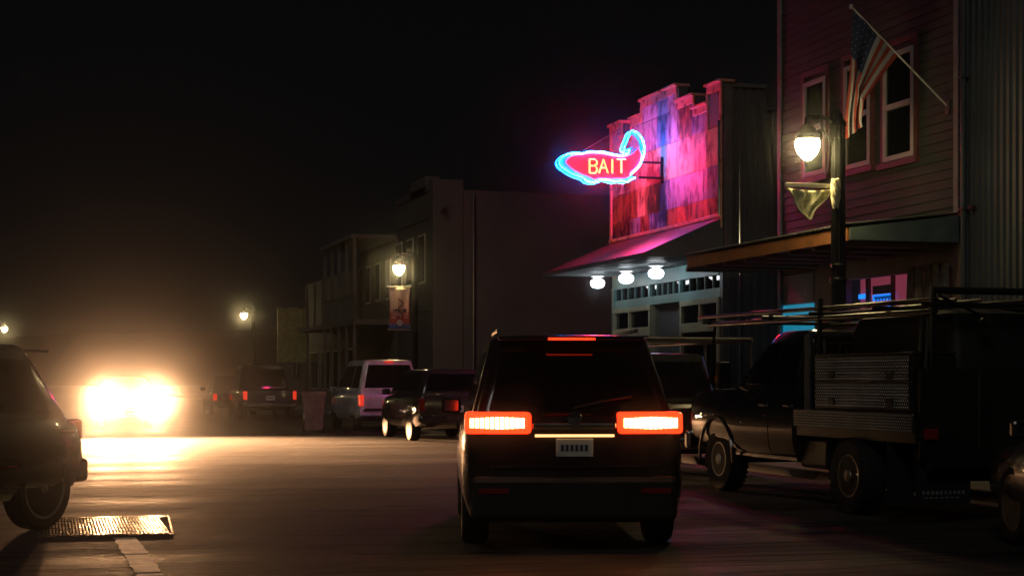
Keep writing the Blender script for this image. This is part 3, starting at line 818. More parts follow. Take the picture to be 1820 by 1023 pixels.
# ---------------------------------------------------------------- plaster building and the row beyond
def row_building(name, label, u0, u1, ztop, mat, depth=14, extra=None):
    t = thing(name, label, 'building'); ya, yb = yX(u1, X0), yX(u0, X0)
    B('wall', mat, t, (X0, X0 + depth, ya, yb, .02, ztop))
    return t, ya, yb
plaster = M('grey_plaster', (.10, .096, .094), .85, cvar=.3, nscale=.35, bump=.15, bscale=8)
t, ya, yb = row_building('plaster_building', 'big plain plaster building with a blank side wall behind the tin fronted shop', 706, 772, 8.15, plaster, 16)
zc = onX(772, 318, X0).z
B('parapet', plaster, t, (X0 - .06, onY(823, 318, ya).x, ya - .06, ya + .5, 0.02, zc), (X0 - .05, X0 + .5, ya + 1.2, ya + 3.6, 8.15, zc + .25), (X0 - .05, X0 + .5, ya + .5, yb - .02, 8.15, 8.4), bevel=.02)
B('cornice', plaster, t, (X0 - .08, X0 + .02, ya + .7, yb - .2, 3.9, 4.1)); B('cornice', plaster, t, (X0 - .06, X0 + .02, ya + .7, yb - .2, 7.2, 7.35))
for k in range(3):
    yy = ya + 1.3 + k * 1.9
    w = B('window', wf, t, (X0 - .04, X0 + .01, yy, yy + 1.1, 4.9, 6.7)); B('pane', shop_glass, w, (X0 - .055, X0 - .041, yy + .08, yy + 1.02, 4.98, 6.62))
q = onY(787, 377, ya - .06)
g = MB(); xw = X0 + 1.4; g.tube([(xw, ya - .14, .1), (xw, ya - .14, 8.0)], .05, 8)
for z in (1.5, 3.5, 5.5, 7.5): g.box(xw - .07, xw + .07, ya - .2, ya - .001, z, z + .04)
g.build('downpipe', dull_steel, t, smooth=True)
B('wall_vent', dull_steel, t, (X0 + 5.2, X0 + 5.8, ya - .05, ya - .001, 5.2, 5.7), bevel=.01)
B('control_joint', black_steel, t, (X0 + 8, X0 + 8.03, ya - .012, ya - .001, .1, 8.1))
t2 = thing('wall_floodlight', 'small round dark floodlight high on the corner of the blank plaster wall', 'floodlight', (q.x, ya - .06, q.z))
g = MB(); g.lathe([(.05, 0), (.06, .04), (.1, .1), (.13, .16), (.13, .19)], (0, -.06, .03), axis='y', n=16, flip=-1); g.build('lamp_head', black_steel, t2, smooth=True)
g = MB(); g.tube([(0, -.002, -.02), (0, -.08, .02)], .03, 8); g.lathe([(.07, 0), (.07, .02)], (0, 0, -.02), axis='y', n=12, flip=-1); g.build('mount', dull_steel, t2, smooth=True)
wood = M('weathered_wood', (.16, .145, .12), .8, cvar=.25, bump=.2, bscale=14)
t, ya, yb = row_building('balcony_building', 'two storey wooden building with a slatted balcony, behind the printed banner', 642, 705, 6.9, wood)
xb = X0 - 1.7
B('balcony_roof', wood, t, (xb - .1, X0 - .01, ya + .05, yb - .05, 6.9, 7.05)); B('balcony_floor', wood, t, (xb, X0 - .01, ya + .05, yb - .05, 3.55, 3.75))
for k in range(5):
    yy = ya + .2 + (yb - ya - .5) * k / 4; B('post', wood, t, (xb + .02, xb + .14, yy, yy + .12, 3.75, 6.9), (xb + .02, xb + .14, yy, yy + .12, .14, 3.55))
g = MB()
for k in range(40): yy = ya + .2 + (yb - ya - .4) * k / 40; g.box(xb + .06, xb + .09, yy, yy + .035, 3.75, 4.7)
g.box(xb + .04, xb + .11, ya + .1, yb - .1, 4.7, 4.76); g.build('railing', wood, t)
for k in range(3):
    yy = ya + 1 + k * 2; w = B('window', wf, t, (X0 - .04, X0 - .002, yy, yy + .9, 4.6, 6.2)); B('pane', shop_glass, w, (X0 - .055, X0 - .041, yy + .08, yy + .82, 4.68, 6.12))
t, ya, yb = row_building('dark_shop', 'low dark shop with a flat canopy between the balcony building and the lit boards', 545, 641, 6.3, wood)
B('canopy', wood, t, (X0 - 1.6, X0 - .01, ya + .1, ya + 7, 3.6, 3.8))
for k in range(7): B('pilaster', wood, t, (X0 - .08, X0 - .001, ya + .3 + (yb - ya - .7) * k / 6, ya + .5 + (yb - ya - .7) * k / 6, 3.85, 6.2))
for k in range(4):
    yy = ya + 1 + k * 3.2; w = B('window', wf, t, (X0 - .04, X0 - .002, yy, yy + 2.2, .9, 2.8)); B('pane', shop_glass, w, (X0 - .055, X0 - .041, yy + .08, yy + 2.12, .98, 2.72))
# yellow lit boards at the end of the row
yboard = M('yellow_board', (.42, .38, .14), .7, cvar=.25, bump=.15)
yk = yX(537, X0)
lb = thing('board_wall', 'tall yellowish boarded wall lit by the distant street lamp', 'wall')
g = MB(); x = onY(493, 600, yk).x
k = 0
while x < X0 + .3:
    g.box(x, x + .27, yk + .0 + .02 * (k % 2), yk + .12, 2.3, onY(515, 546, yk).z - .06 * (k % 3 == 1)); x += .28; k += 1
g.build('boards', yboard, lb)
B('base_wall', wood, lb, (onY(493, 600, yk).x, X0 + .3, yk + .03, yk + .12, .02, 2.29))
q = onY(524, 655, yk - .05)
g = MB()
for dx in (-.12, .12): g.lathe([(.03, -.35), (.06, -.2), (.05, 0), (.06, .2), (.03, .35)], (q.x + dx, yk - .1, q.z), n=10)
g.build('twin_bottles', M('shiny_jars', (.5, .45, .25), .15, .6), lb, smooth=True)

# ---------------------------------------------------------------- vehicles
def rrect(hw, y0, y1, r, z, n=4):
    pts = []
    for cx_, cy_, a0 in ((hw - r, y1 - r, 0), (-hw + r, y1 - r, 90), (-hw + r, y0 + r, 180), (hw - r, y0 + r, 270)):
        for k in range(n + 1):
            a = R(a0 + 90 * k / n); pts.append((cx_ + r * math.cos(a), cy_ + r * math.sin(a), z))
    return pts
def body_ring(y, w, zb, zt):
    h = zt - zb
    half = [(0, zb), (.80 * w, zb), (.93 * w, zb + .05), (.985 * w, zb + .22 * h), (w, zb + .45 * h), (.99 * w, zb + .68 * h), (.965 * w, zb + .88 * h), (.93 * w, zt - .015), (.86 * w, zt), (.5 * w, zt + .018), (0, zt + .025)]
    pts = [(x, y, z) for x, z in half] + [(-x, y, z) for x, z in reversed(half[1:-1])]
    return pts
def wheel(parent, x, y, r, w, side, style=5, rimmat=None, rr=.64, tread=True, name='wheel'):
    rimmat = rimmat or alloy
    t = MB(); hw = w / 2; s = side
    prof = [(r * rr, -hw * .7), (r * rr, -hw * .85), (r * .80, -hw), (r * .93, -hw * .96), (r * .985, -hw * .78), (r, -hw * .5), (r, hw * .5), (r * .985, hw * .78), (r * .93, hw * .96), (r * .80, hw), (r * rr, hw * .85), (r * rr, hw * .7)]
    t.lathe(prof, (x, y, r), axis='x', n=36, flip=s)
    if tread:
        for k in range(36):
            a = 2 * math.pi * k / 36 + .05
            for q in (-1, 1):
                c, sn = math.cos(a + .04 * q), math.sin(a + .04 * q)
                p = lambda rad, xx, da: (x + xx, y + rad * math.cos(a + da), r + rad * math.sin(a + da))
                x0_, x1_ = (.25 * hw * q, .98 * hw * q)
                t.hexa([p(r * .98, x0_, -.05), p(r * .98, x1_, -.05), p(r * .98, x1_, .04), p(r * .98, x0_, .04), p(r * 1.012, x0_, -.045), p(r * .995, x1_, -.045), p(r * .995, x1_, .035), p(r * 1.012, x0_, .035)])
    tw = t.build(name, rubber, parent, smooth=True)
    m = MB(); ro = r * rr
    m.lathe([(ro * 1.02, hw * .86), (ro * 1.04, hw * .8), (ro * .96, hw * .72), (ro * .92, hw * .2), (ro * .3, hw * .15), (.001, hw * .15)], (x, y, r), axis='x', n=32, flip=s)
    m2 = MB()
    m2.lathe([(ro * 1.045, hw * .84), (ro * 1.045, hw * .90), (ro * .95, hw * .88), (ro * .93, hw * .78)], (x, y, r), axis='x', n=36, flip=s)
    def spoke(a, w0, w1, bend=0):
        ca, sa = math.cos(a), math.sin(a); cb, sb = math.cos(a + bend), math.sin(a + bend)
        r0, r1 = ro * .16, ro * .97
        def p(rad, off, xx, aa=a):
            c_, s_ = math.cos(aa), math.sin(aa); return (x + s * xx, y + rad * c_ - off * s_, r + rad * s_ + off * c_)
        m2.hexa([p(r0, -w0, hw * .55), p(r0, w0, hw * .55), p(r1, w1, hw * .72, a + bend), p(r1, -w1, hw * .72, a + bend),
                 p(r0, -w0 * .7, hw * .78), p(r0, w0 * .7, hw * .78), p(r1, w1 * .7, hw * .86, a + bend), p(r1, -w1 * .7, hw * .86, a + bend)])
    if style == 5:
        for k in range(5):
            a = R(90 + 72 * k)
            spoke(a - .06, .022, .018, -.2); spoke(a + .06, .022, .018, .2)
    elif style == 'steel':
        m2.lathe([(ro * .95, hw * .5), (ro * .75, hw * .62), (ro * .55, hw * .35), (ro * .42, hw * .35), (ro * .38, hw * .7), (ro * .3, hw * .95), (.001, hw * 1.0)], (x, y, r), axis='x', n=28, flip=s)
        for k in range(8):
            a = R(45 * k); m2.lathe([(.016, hw * .35), (.016, hw * .55), (.001, hw * .6)], (x, y + ro * .48 * math.cos(a), r + ro * .48 * math.sin(a)), axis='x', n=6, flip=s)
    else:
        for k in range(7): spoke(R(90 + 360 / 7 * k), .03, .035)
    m2.lathe([(ro * .24, hw * .5), (ro * .24, hw * .82), (ro * .16, hw * .88), (.001, hw * .88)], (x, y, r), axis='x', n=18, flip=s)
    m.build('rim_well', plastic, tw, smooth=True)
    m2.build('rim', rimmat, tw, smooth=True)
    return tw

def vehicle(name, label, loc, rz, L, W, stations, cabin, wheels, paint, windows, group=None, wr=.34, ww=.22, style=5, rimmat=None, clear=None, parts=True, rr=.64, cat='car', tread=False):
    """stations: (y, width factor, z bottom, z top); cabin: dict base y0,y1, roof y0,y1, zb, zr, wb, wr"""
    t = thing(name, label, cat, loc, rz, group)
    g = MB(); g.loft([body_ring(y, W / 2 * f, zb, zt) for y, f, zb, zt in stations])
    o = g.build('body', paint, t)
    cuts = []
    for wy in wheels:
        for s in (-1, 1):
            c = MB(); c.lathe([(wr + .055, 0), (wr + .055, .5)], (s * (W / 2 - .33), wy, wr + .01), axis='x', n=28, flip=s); cuts.append(c)
    bool_cut(o, cuts)
    o.data.materials.clear(); o.data.materials.append(paint)
    for wy in wheels:
        for s in (-1, 1): wheel(t, s * (W / 2 - ww / 2 - .01), wy, wr, ww, s, style, rimmat, rr, tread)
        B('axle', plastic, t, (-W / 2 + .3, W / 2 - .3, wy - .05, wy + .05, wr - .05, wr + .05))
    c = cabin
    if c:
        g = MB(); zb, zr = c['zb'], c['zr']; wb, wrf = c['wb'], c['wr']
        r0 = c.get('r', .12)
        g.loft([rrect(wb, c['b0'], c['b1'], r0, zb - .05), rrect(wb, c['b0'], c['b1'], r0, zb),
                rrect(wrf, c['t0'], c['t1'], r0, zr), rrect(wrf - .06, c['t0'] + .06, c['t1'] - .1, r0, zr + .035), rrect(wrf - .3, c['t0'] + .3, c['t1'] - .35, r0, zr + .05)])
        g.build('roof', paint, t, smooth=True)
        H = zr - zb
        def X_(tv): return wb + (wrf - wb) * tv
        def Yr(tv): return c['b0'] + (c['t0'] - c['b0']) * tv
        def Yf(tv): return c['b1'] + (c['t1'] - c['b1']) * tv
        for kind, spec in windows:
            if kind == 'side':
                ya, yb, yc, yd, t0, t1 = spec             # bottom rear, bottom front, top front, top rear
                for s in (-1, 1):
                    g = MB(); e = .006
                    P = lambda y, tv, off: (s * (X_(tv) + off), y, zb + H * tv)
                    g.hexa([P(ya, t0, -.004), P(yb, t0, -.004), P(yb, t0, e), P(ya, t0, e), P(yd, t1, -.004), P(yc, t1, -.004), P(yc, t1, e), P(yd, t1, e)])
                    g.build('side_window', glass, t)
            else:
                m_, t0, t1 = spec; fn = Yr if kind == 'rear' else Yf; e = -.006 if kind == 'rear' else .006
                g = MB()
                P = lambda sx_, tv, off: (sx_ * (X_(tv) - m_), fn(tv) + off, zb + H * tv)
                g.hexa([P(-1, t0, -e * .5), P(1, t0, -e * .5), P(1, t0, e), P(-1, t0, e), P(-1, t1, -e * .5), P(1, t1, -e * .5), P(1, t1, e), P(-1, t1, e)])
                g.build('rear_window' if kind == 'rear' else 'windscreen', glass, t)
    return t
def mirror(t, x, y, z, paint, s):
    g = MB(); g.box(s * x, s * (x + .2), y - .05, y + .05, z, z + .15) if s > 0 else g.box(-x - .2, -x, y - .05, y + .05, z, z + .15)
    m = g.build('mirror', paint, t, bevel=.03)
    xx = sorted((s * (x + .03), s * (x + .17)))
    B('mirror_glass', chrome, m, (xx[0], xx[1], y - .058, y - .053, z + .02, z + .13))
def handle(t, x, y, z, mat, s):
    a = sorted((s * x, s * (x + .03))); B('door_handle', mat, t, (a[0], a[1], y - .08, y + .08, z, z + .025), bevel=.008)
def plate(t, x, y, z, s=-1):
    a = sorted((y, y + s * .012)); m = B('licence_plate', plate_white, t, (x - .155, x + .155, a[0], a[1], z, z + .15), bevel=.004)
    g = MB(); yy = sorted((y + s * .013, y + s * .015))
    for k in range(6): g.box(x - .115 + k * .04, x - .09 + k * .04, yy[0], yy[1], z + .045, z + .1)
    g.build('plate_characters', plate_dark, m)

# --- SUV driving away in the middle, brake lights on (at rest here)
suv_paint = M('suv_black_paint', (.02, .014, .013), .2, .1, coat=1, rvar=.05)
sp = onD(1021, HOR, 13.35)
rz = R(-14)
L2 = 2.3
fwd = Vector((-math.sin(rz), math.cos(rz), 0))
ctr = Vector((sp.x, sp.y, 0)) + fwd * L2
st_suv = [(-2.30, .88, .34, 1.00), (-2.27, .94, .28, 1.10), (-2.14, .985, .24, 1.17), (-1.7, 1, .24, 1.17), (0, 1, .26, 1.10), (.9, 1, .26, 1.06), (1.1, .995, .26, 1.05), (1.75, .97, .28, .98), (2.15, .90, .33, .88), (2.30, .76, .42, .74)]
suv = vehicle('moving_suv', 'dark SUV driving away in the middle of the road with its brake lights glowing', ctr, rz, 4.6, 1.88, st_suv,
              dict(zb=1.10, zr=1.78, b0=-2.18, b1=1.15, t0=-1.86, t1=.25, wb=.86, wr=.68, r=.14), (-1.38, 1.36), suv_paint,
              [('side', (-1.75, -.95, -.9, -1.6, .1, .86)), ('side', (-.88, .0, .0, -.82, .1, .86)), ('side', (.07, .95, .28, .07, .1, .86)), ('rear', (.13, .12, .86)), ('front', (.13, .08, .92))], wr=.37, ww=.24)
for s in (-1, 1):
    f = (lambda a, b: (a, b) if s > 0 else (-b, -a))
    x0, x1 = f(.36, .91)
    g = MB()
    zl, zh = .99, 1.17
    g.hexa([(x0, -2.35, zl) if s > 0 else (x0, -2.32, zl), (x1, -2.32, zl) if s > 0 else (x1, -2.35, zl), (x1, -2.0, zl), (x0, -2.0, zl),
            (x0, -2.34, zh) if s > 0 else (x0, -2.29, zh), (x1, -2.29, zh) if s > 0 else (x1, -2.34, zh), (x1, -2.0, zh), (x0, -2.0, zh)])
    tl = g.build('tail_light', red_lit, suv, bevel=.03)
    a0, a1 = f(.41, .87)
    g = MB(); ya_, yb_ = (-2.37, -2.33) if s > 0 else (-2.33, -2.37)
    nr = 11
    for k in range(nr):
        q0_, q1_ = k / nr, (k + .74) / nr
        xa_, xb_ = a0 + (a1 - a0) * q0_, a0 + (a1 - a0) * q1_; y0_, y1_ = ya_ + (yb_ - ya_) * q0_, ya_ + (yb_ - ya_) * q1_
        hh = .05 - .012 * abs(k - nr / 2) / nr * 2
        g.hexa([(xa_, y0_, 1.08 - hh), (xb_, y1_, 1.08 - hh), (xb_, -2.1, 1.08 - hh), (xa_, -2.1, 1.08 - hh), (xa_, y0_, 1.08 + hh), (xb_, y1_, 1.08 + hh), (xb_, -2.1, 1.08 + hh), (xa_, -2.1, 1.08 + hh)])
    g.build('bulb_strip', red_core, tl)
    mirror(suv, .9, .85, 1.1, suv_paint, s)
    handle(suv, .93, -.35, .98, suv_paint, s); handle(suv, .93, .55, .98, suv_paint, s)
    B('roof_rail', dull_steel, suv, (s * .6 - .02, s * .6 + .02, -1.6, .0, 1.85, 1.885), bevel=.01)
    rx = f(.55, .8); B('reflector', red_lens, suv, (rx[0], rx[1], -2.37, -2.33, .50, .54))
    g = MB(); g.lathe([(.035, 0), (.035, .2), (.03, .2), (.03, .02)], (s * .55, -2.32, .33), axis='y', n=12, flip=1); g.build('exhaust_pipe', chrome, suv)
B('bumper', plastic, suv, (-.86, .86, -2.36, -2.1, .27, .64), bevel=.05)
g = MB()
g.box(-.35, .35, -2.325, -2.29, 1.03, 1.08)
chr_w = M('warm_chrome_garnish', (.7, .62, .5), .22, 1)
g.build('chrome_garnish', chr_w, suv, bevel=.012)
plate(suv, 0, -2.31, .80)
B('orange_glow_strip', M('orange_strip_glow', (1, .8, .5), .3, emit=(1, .5, .18), estr=2.2), suv, (-.33, .33, -2.333, -2.31, .965, .985))  # added glowing strip, stands for the orange streak across the tailgate
g = MB(); g.lathe([(.06, 0), (.06, .008), (.045, .012), (.001, .012)], (0, -2.325, 1.12), axis='y', n=24, flip=-1); g.build('badge', chrome, suv, smooth=True)
B('tailgate_seam', plastic, suv, (-.7, .7, -2.332, -2.30, .715, .725))
B('spoiler', suv_paint, suv, (-.62, .62, -2.02, -1.78, 1.77, 1.81), bevel=.015)
B('high_brake_light', red_lit, suv, (-.2, .2, -2.032, -2.02, 1.775, 1.795))
g = MB(); g.tube([(0, -2.16, 1.2), (.25, -2.17, 1.26), (.5, -2.14, 1.3)], .01, 6); g.build('wiper', plastic, suv)

# --- SUV parked at the left edge, nose toward the left kerb
phi = R(140)
wp = onD(70, HOR, 15.4); wp.z = 0
off = Matrix.Rotation(phi, 3, 'Z') @ Vector((-.83, -1.36, 0))
ctr = wp - off
st = [(-2.06, .80, .52, .92), (-2.0, .90, .42, 1.0), (-1.85, .97, .34, 1.05), (-1.5, 1, .27, 1.08), (0, 1, .25, 1.04), (.9, 1, .25, 1.0), (1.6, .97, .27, .94), (2.1, .88, .33, .84), (2.28, .74, .42, .7)]
ls = vehicle('parked_suv', 'dark SUV cut off by the left edge, its back end lit by the oncoming headlights', ctr, phi, 4.3, 1.84, st,
             dict(zb=1.05, zr=1.74, b0=-1.85, b1=1.1, t0=-1.42, t1=.2, wb=.85, wr=.66, r=.15), (-1.36, 1.32), dark_paint,
             [('side', (-1.5, -.85, -.8, -1.35, .12, .84)), ('side', (-.78, .0, .0, -.72, .12, .84)), ('side', (.07, .9, .2, .07, .12, .84)), ('rear', (.13, .12, .86)), ('front', (.13, .08, .92))], wr=.39, ww=.23, rr=.70)
for s in (-1, 1):
    f = (lambda a, b: (a, b) if s > 0 else (-b, -a)); x0, x1 = f(.60, .83)
    g = MB(); g.box(x0, x1, -2.03, -1.8, .84, 1.05); g.build('tail_light', red_lens, ls, bevel=.04)
    mirror(ls, .88, .8, 1.05, dark_paint, s); handle(ls, .91, -.35, .92, chrome, s); handle(ls, .91, .5, .92, chrome, s)
    a_, b_ = f(.905, .93); B('side_moulding', M('red_side_strip', (.35, .05, .03), .3), ls, (a_, b_, -.95, .9, .62, .64))
    h0, h1 = f(.55, .8); B('headlight', clear_lens, ls, (h0, h1, 2.12, 2.26, .66, .8), bevel=.03)
B('bumper', plastic, ls, (-.83, .83, -2.12, -1.9, .42, .66), bevel=.05)
plate(ls, 0, -2.04, .75)
B('spoiler', dark_paint, ls, (-.6, .6, -1.78, -1.35, 1.70, 1.73), bevel=.012)

# --- oncoming car
BEAM, GLARE = 60000, 8000
oc = onD(230, HOR, 46); oc.z = 0
yy = oc.y
# faces the camera
fr = math.pi
st = [(-2.2, .82, .45, .85), (-2.1, .93, .36, .95), (-1.6, 1, .27, 1.0), (0, 1, .25, .98), (.9, 1, .25, .95), (1.6, .98, .27, .9), (2.05, .9, .32, .82), (2.2, .78, .42, .7)]
rzoc = math.pi + math.atan2(oc.x, oc.y) * -.4
occ = Vector((oc.x, yy + 2.2, 0))
on = vehicle('oncoming_car', 'oncoming car hidden behind the glare of its two bright headlights', occ, math.pi, 4.4, 1.8, st,
             dict(zb=.96, zr=1.45, b0=-1.6, b1=1.0, t0=-1.1, t1=.15, wb=.82, wr=.64, r=.13), (-1.33, 1.33), black_paint,
             [('side', (-1.2, -.05, -.05, -1.0, .1, .86)), ('side', (.02, .8, .12, .02, .1, .86)), ('rear', (.13, .1, .88)), ('front', (.13, .08, .92))], wr=.33)
head = M('lit_headlight', (1, .9, .8), .2, emit=(1, .66, .36), estr=900, samp=False)
for s in (-1, 1):
    g = MB(); g.lathe([(.085, 0), (.085, .03), (.07, .05), (.001, .06)], (s * .69, 2.17, .77), axis='y', n=20); h = g.build('headlight', head, on, smooth=True)
    B('headlight_housing', plastic, on, (s * .69 - .16, s * .69 + .16, 2.0, 2.165, .66, .86), bevel=.03)
    mirror(on, .85, .7, .98, dark_paint, s)
    for nm, pw, size, tilt, yaw, sy in (('headlight_beam', BEAM, 66, 3.9, -6, .072), ('headlight_glare', GLARE, 14, -3.0, 3.0, 1)):
        sl_ = bpy.data.lights.new(nm, 'SPOT'); sl_.energy = pw; sl_.color = (1, .50, .225); sl_.spot_size = R(size); sl_.spot_blend = 1; sl_.shadow_soft_size = .08
        so = bpy.data.objects.new(nm, sl_); C.objects.link(so)
        so.location = (occ.x - s * .69, occ.y - 2.27, .77)
        so.rotation_euler = (R(90 - tilt), 0, math.pi - R(yaw)); so.scale = (1, sy, 1)
B('bumper', dark_paint, on, (-.8, .8, 2.1, 2.26, .35, .58), bevel=.04); B('grille', plastic, on, (-.45, .45, 2.15, 2.21, .62, .8)); plate(on, 0, 2.262, .42, 1)

# --- helper for parked cars mid distance
def parked(name, label, u_rear, Xl, rear_d, L, W, H, paint, kind='suv', cat='car', lit=True):
    q = onX(u_rear, HOR, Xl); y0 = q.y
    h = L / 2; zb_ = .25; belt = H * .6
    if kind == 'pickup':
        stn = [(-h, .88, .5, 1.0), (-h + .05, .95, .45, 1.05), (-h + .3, .99, .4, 1.07), (-.1, 1, .35, 1.07), (h - 1.5, 1, .35, 1.1), (h - .5, .96, .38, 1.02), (h - .1, .9, .42, .95), (h, .8, .5, .85)]
        cb_ = dict(zb=1.08, zr=H, b0=-.55 * h + .35, b1=h - 1.35, t0=-.55 * h + .5, t1=h - 2.0, wb=W / 2 - .06, wr=W / 2 - .22, r=.12)
    elif kind == 'sedan':
        stn = [(-h, .82, .45, .85), (-h + .08, .92, .36, .93), (-h + .5, .99, .28, .97), (0, 1, .25, .97), (h - 1.2, 1, .25, .93), (h - .5, .97, .28, .85), (h - .1, .9, .33, .75), (h, .78, .42, .65)]
        cb_ = dict(zb=.96, zr=H, b0=-h + .6, b1=h - 1.15, t0=-h + 1.25, t1=h - 1.95, wb=W / 2 - .09, wr=W / 2 - .27, r=.13)
    else:
        stn = [(-h, .86, .5, .98), (-h + .05, .93, .4, 1.07), (-h + .2, .985, .33, 1.1), (-h + .6, 1, .28, 1.12), (0, 1, .27, 1.1), (h - 1.2, 1, .27, 1.05), (h - .5, .97, .3, .98), (h - .1, .9, .35, .86), (h, .78, .45, .74)]
        cb_ = dict(zb=1.11, zr=H, b0=-h + .05, b1=h - 1.15, t0=-h + .3, t1=h - 2.0, wb=W / 2 - .07, wr=W / 2 - .26, r=.13)
    b0, b1, t0, t1 = cb_['b0'], cb_['b1'], cb_['t0'], cb_['t1']; mid = (b0 + t1) / 2
    wins = [('side', (b0 + .3, mid - .04, mid - .04, t0 + .2, .1, .86)), ('side', (mid + .04, b1 - .2, t1 + .0, mid + .04, .1, .86)), ('rear', (.11, .1, .88)), ('front', (.13, .08, .92))]
    t = vehicle(name, label, (Xl + W / 2, y0 + h, 0), 0, L, W, stn, cb_, (-h + .95, h - .9), paint, wins, wr=.35, ww=.23, cat=cat, style=7, tread=False, rimmat=M('dull_alloy', (.05, .05, .05), .4, .5))
    zt = 1.0 if kind != 'sedan' else .85
    for s in (-1, 1):
        xs = sorted((s * (W / 2 - .17), s * (W / 2 - .04)))
        B('tail_light', red_soft if lit else red_lens, t, (xs[0], xs[1], -h - .015, -h + .25, zt - .3, zt), bevel=.02)
        mirror(t, W / 2 - .03, h - 1.45, 1.05 if kind != 'sedan' else .95, paint, s)
        handle(t, W / 2 - .02, .1, .9, paint, s)
        xs = sorted((s * (W / 2 - .45), s * (W / 2 - .18))); B('headlight', clear_lens, t, (xs[0], xs[1], h - .12, h - .02, .62, .76), bevel=.03)
    B('bumper', chrome if kind == 'pickup' else paint, t, (-W / 2 + .04, W / 2 - .04, -h - .1, -h + .1, .42, .6), bevel=.04)
    plate(t, 0, -h - (.015 if kind != 'pickup' else .015), .68 if kind != 'sedan' else .6)
    return t
# white backed SUV, beside the litter bin
t = parked('parked_van', 'parked vehicle with a white tailgate and wide dark rear window, right of the wheelie bin', 636, 8.45, 44, 4.7, 1.85, 1.92, white_paint, 'suv')
t.children[0]
B('high_brake_light', red_soft, t, (-.12, .12, -2.09, -2.07, 1.88, 1.93))
B('chrome_step', chrome, t, (-.8, .8, -2.5, -2.44, .56, .64), bevel=.02)
parked('dark_wagon', 'dark wagon parked nearer than the white tailgate vehicle, half hidden by the moving SUV', 742, 8.35, 36, 4.5, 1.85, 1.62, brown_paint, 'suv', lit=False)
pk = parked('ladder_rack_pickup', 'dark grey pickup with a pipe rack parked in front of the work truck', 1146, 8.5, 24, 5.2, 1.9, 1.80, dark_paint, 'pickup', 'pickup truck')
g = MB()
for s in (-1, 1):
    g.tube([(s * .85, -2.4, 2.02), (s * .85, 2.2, 2.02)], .028, 8)
    for y in (-2.3, -.6): g.tube([(s * .9, y, 1.05), (s * .86, y, 2.02)], .028, 8)
    g.tube([(s * .85, 2.0, 2.02), (s * .85, 1.4, 1.75)], .02, 8)
for y in (-2.3, -1.4, -.6, .6, 2.0): g.tube([(-.9, y, 2.04), (.9, y, 2.04)], .022, 8)
g.build('rack', dull_steel, pk, smooth=True)
parked('dark_pickup', 'dark blue pickup parked left of the wheelie bin, red tail lamps and white plate', 431, 7.05, 56, 5.2, 1.95, 1.9, navy_paint, 'pickup', 'pickup truck')
parked('dark_sedan', 'dark car parked beyond the blue pickup, next to the headlight glare', 378, 6.7, 66, 4.5, 1.8, 1.5, brown_paint, 'sedan')
# far-right car, only its front corner in the picture
t = parked('parked_car', 'dark bronze car cut off by the right edge, its front corner behind the work truck', 1768, 8.3, 14, 4.5, 1.8, 1.48, brown_paint, 'sedan', lit=False)
wq = onD(1815, HOR, 14.0); wq.z = 0
t.rotation_euler.z = R(-15); t.location = wq - Matrix.Rotation(R(-15), 3, 'Z') @ Vector((-.79, 1.35, 0))

# wheelie bin
q = onD(557, HOR, 43.0)
wb = thing('wheelie_bin', 'dented galvanised looking wheelie bin standing on the road between parked vehicles', 'bin', (q.x, q.y, 0), R(-6))
binm = M('bin_plastic', (.28, .24, .17), .35, .1, cvar=.3, nscale=3)
g = MB(); g.loft([rrect(.24, -.26, .26, .05, .08), rrect(.30, -.33, .33, .05, .98), rrect(.33, -.36, .36, .05, .98), rrect(.33, -.36, .36, .05, 1.03)]); g.build('bin_body', binm, wb, smooth=True)
g = MB(); g.loft([rrect(.335, -.365, .37, .05, 1.035), rrect(.335, -.365, .37, .05, 1.06), rrect(.27, -.3, .3, .05, 1.10)]); g.tube([(-.25, .42, 1.03), (.25, .42, 1.03)], .018, 8); g.build('lid', binm, wb, smooth=True)
for s in (-1, 1):
    g = MB(); g.lathe([(.1, -.025), (.1, .025)], (s * .27, .24, .1), axis='x', n=16); g.build('wheel', rubber, wb)

# ---------------------------------------------------------------- the work truck
tk = thing('work_truck', 'black flatbed work truck with tread plate tool boxes and pipe rack at the right kerb', 'truck', (9.5, 17.15, 0))
TW = 2.08
stn = [(-.30, .97, .50, 1.30), (-.22, 1, .46, 1.33), (.6, 1, .46, 1.33), (1.5, 1, .46, 1.33), (1.62, 1, .5, 1.33), (2.2, .99, .55, 1.31), (2.85, .965, .58, 1.27), (3.02, .93, .6, 1.21), (3.08, .88, .65, 1.12)]
g = MB(); g.loft([body_ring(y, TW / 2 * f, zb, zt) for y, f, zb, zt in stn]); o = g.build('body', black_paint, tk)
WY = (-1.75, 1.98); TR = .41
c1 = [MB().lathe([(TR + .1, 0), (TR + .1, .6)], (s * .6, WY[1], TR + .02), axis='x', n=28, flip=s) for s in (-1, 1)]
bool_cut(o, c1)
o.data.materials.clear(); o.data.materials.append(black_paint)
g = MB(); g.loft([rrect(.99, -.28, 1.62, .12, 1.27), rrect(.98, -.28, 1.60, .12, 1.33), rrect(.80, -.18, .78, .13, 1.97), rrect(.74, -.1, .68, .12, 2.02), rrect(.5, .15, .45, .1, 2.035)])
g.build('cab_roof', black_paint, tk, smooth=True)
def tkP(s, y, tv, off): return (s * (.98 + (.80 - .98) * tv + off), y, 1.33 + .64 * tv)
for s in (-1, 1):
    for (ya, yb, yc, yd) in ((-.15, .42, .42, -.08), (.50, 1.42, .80, .50)):
        g = MB(); t0, t1 = .08, .86
        g.hexa([tkP(s, ya, t0, -.004), tkP(s, yb, t0, -.004), tkP(s, yb, t0, .006), tkP(s, ya, t0, .006), tkP(s, yd, t1, -.004), tkP(s, yc, t1, -.004), tkP(s, yc, t1, .006), tkP(s, yd, t1, .006)]); g.build('side_window', glass, tk)
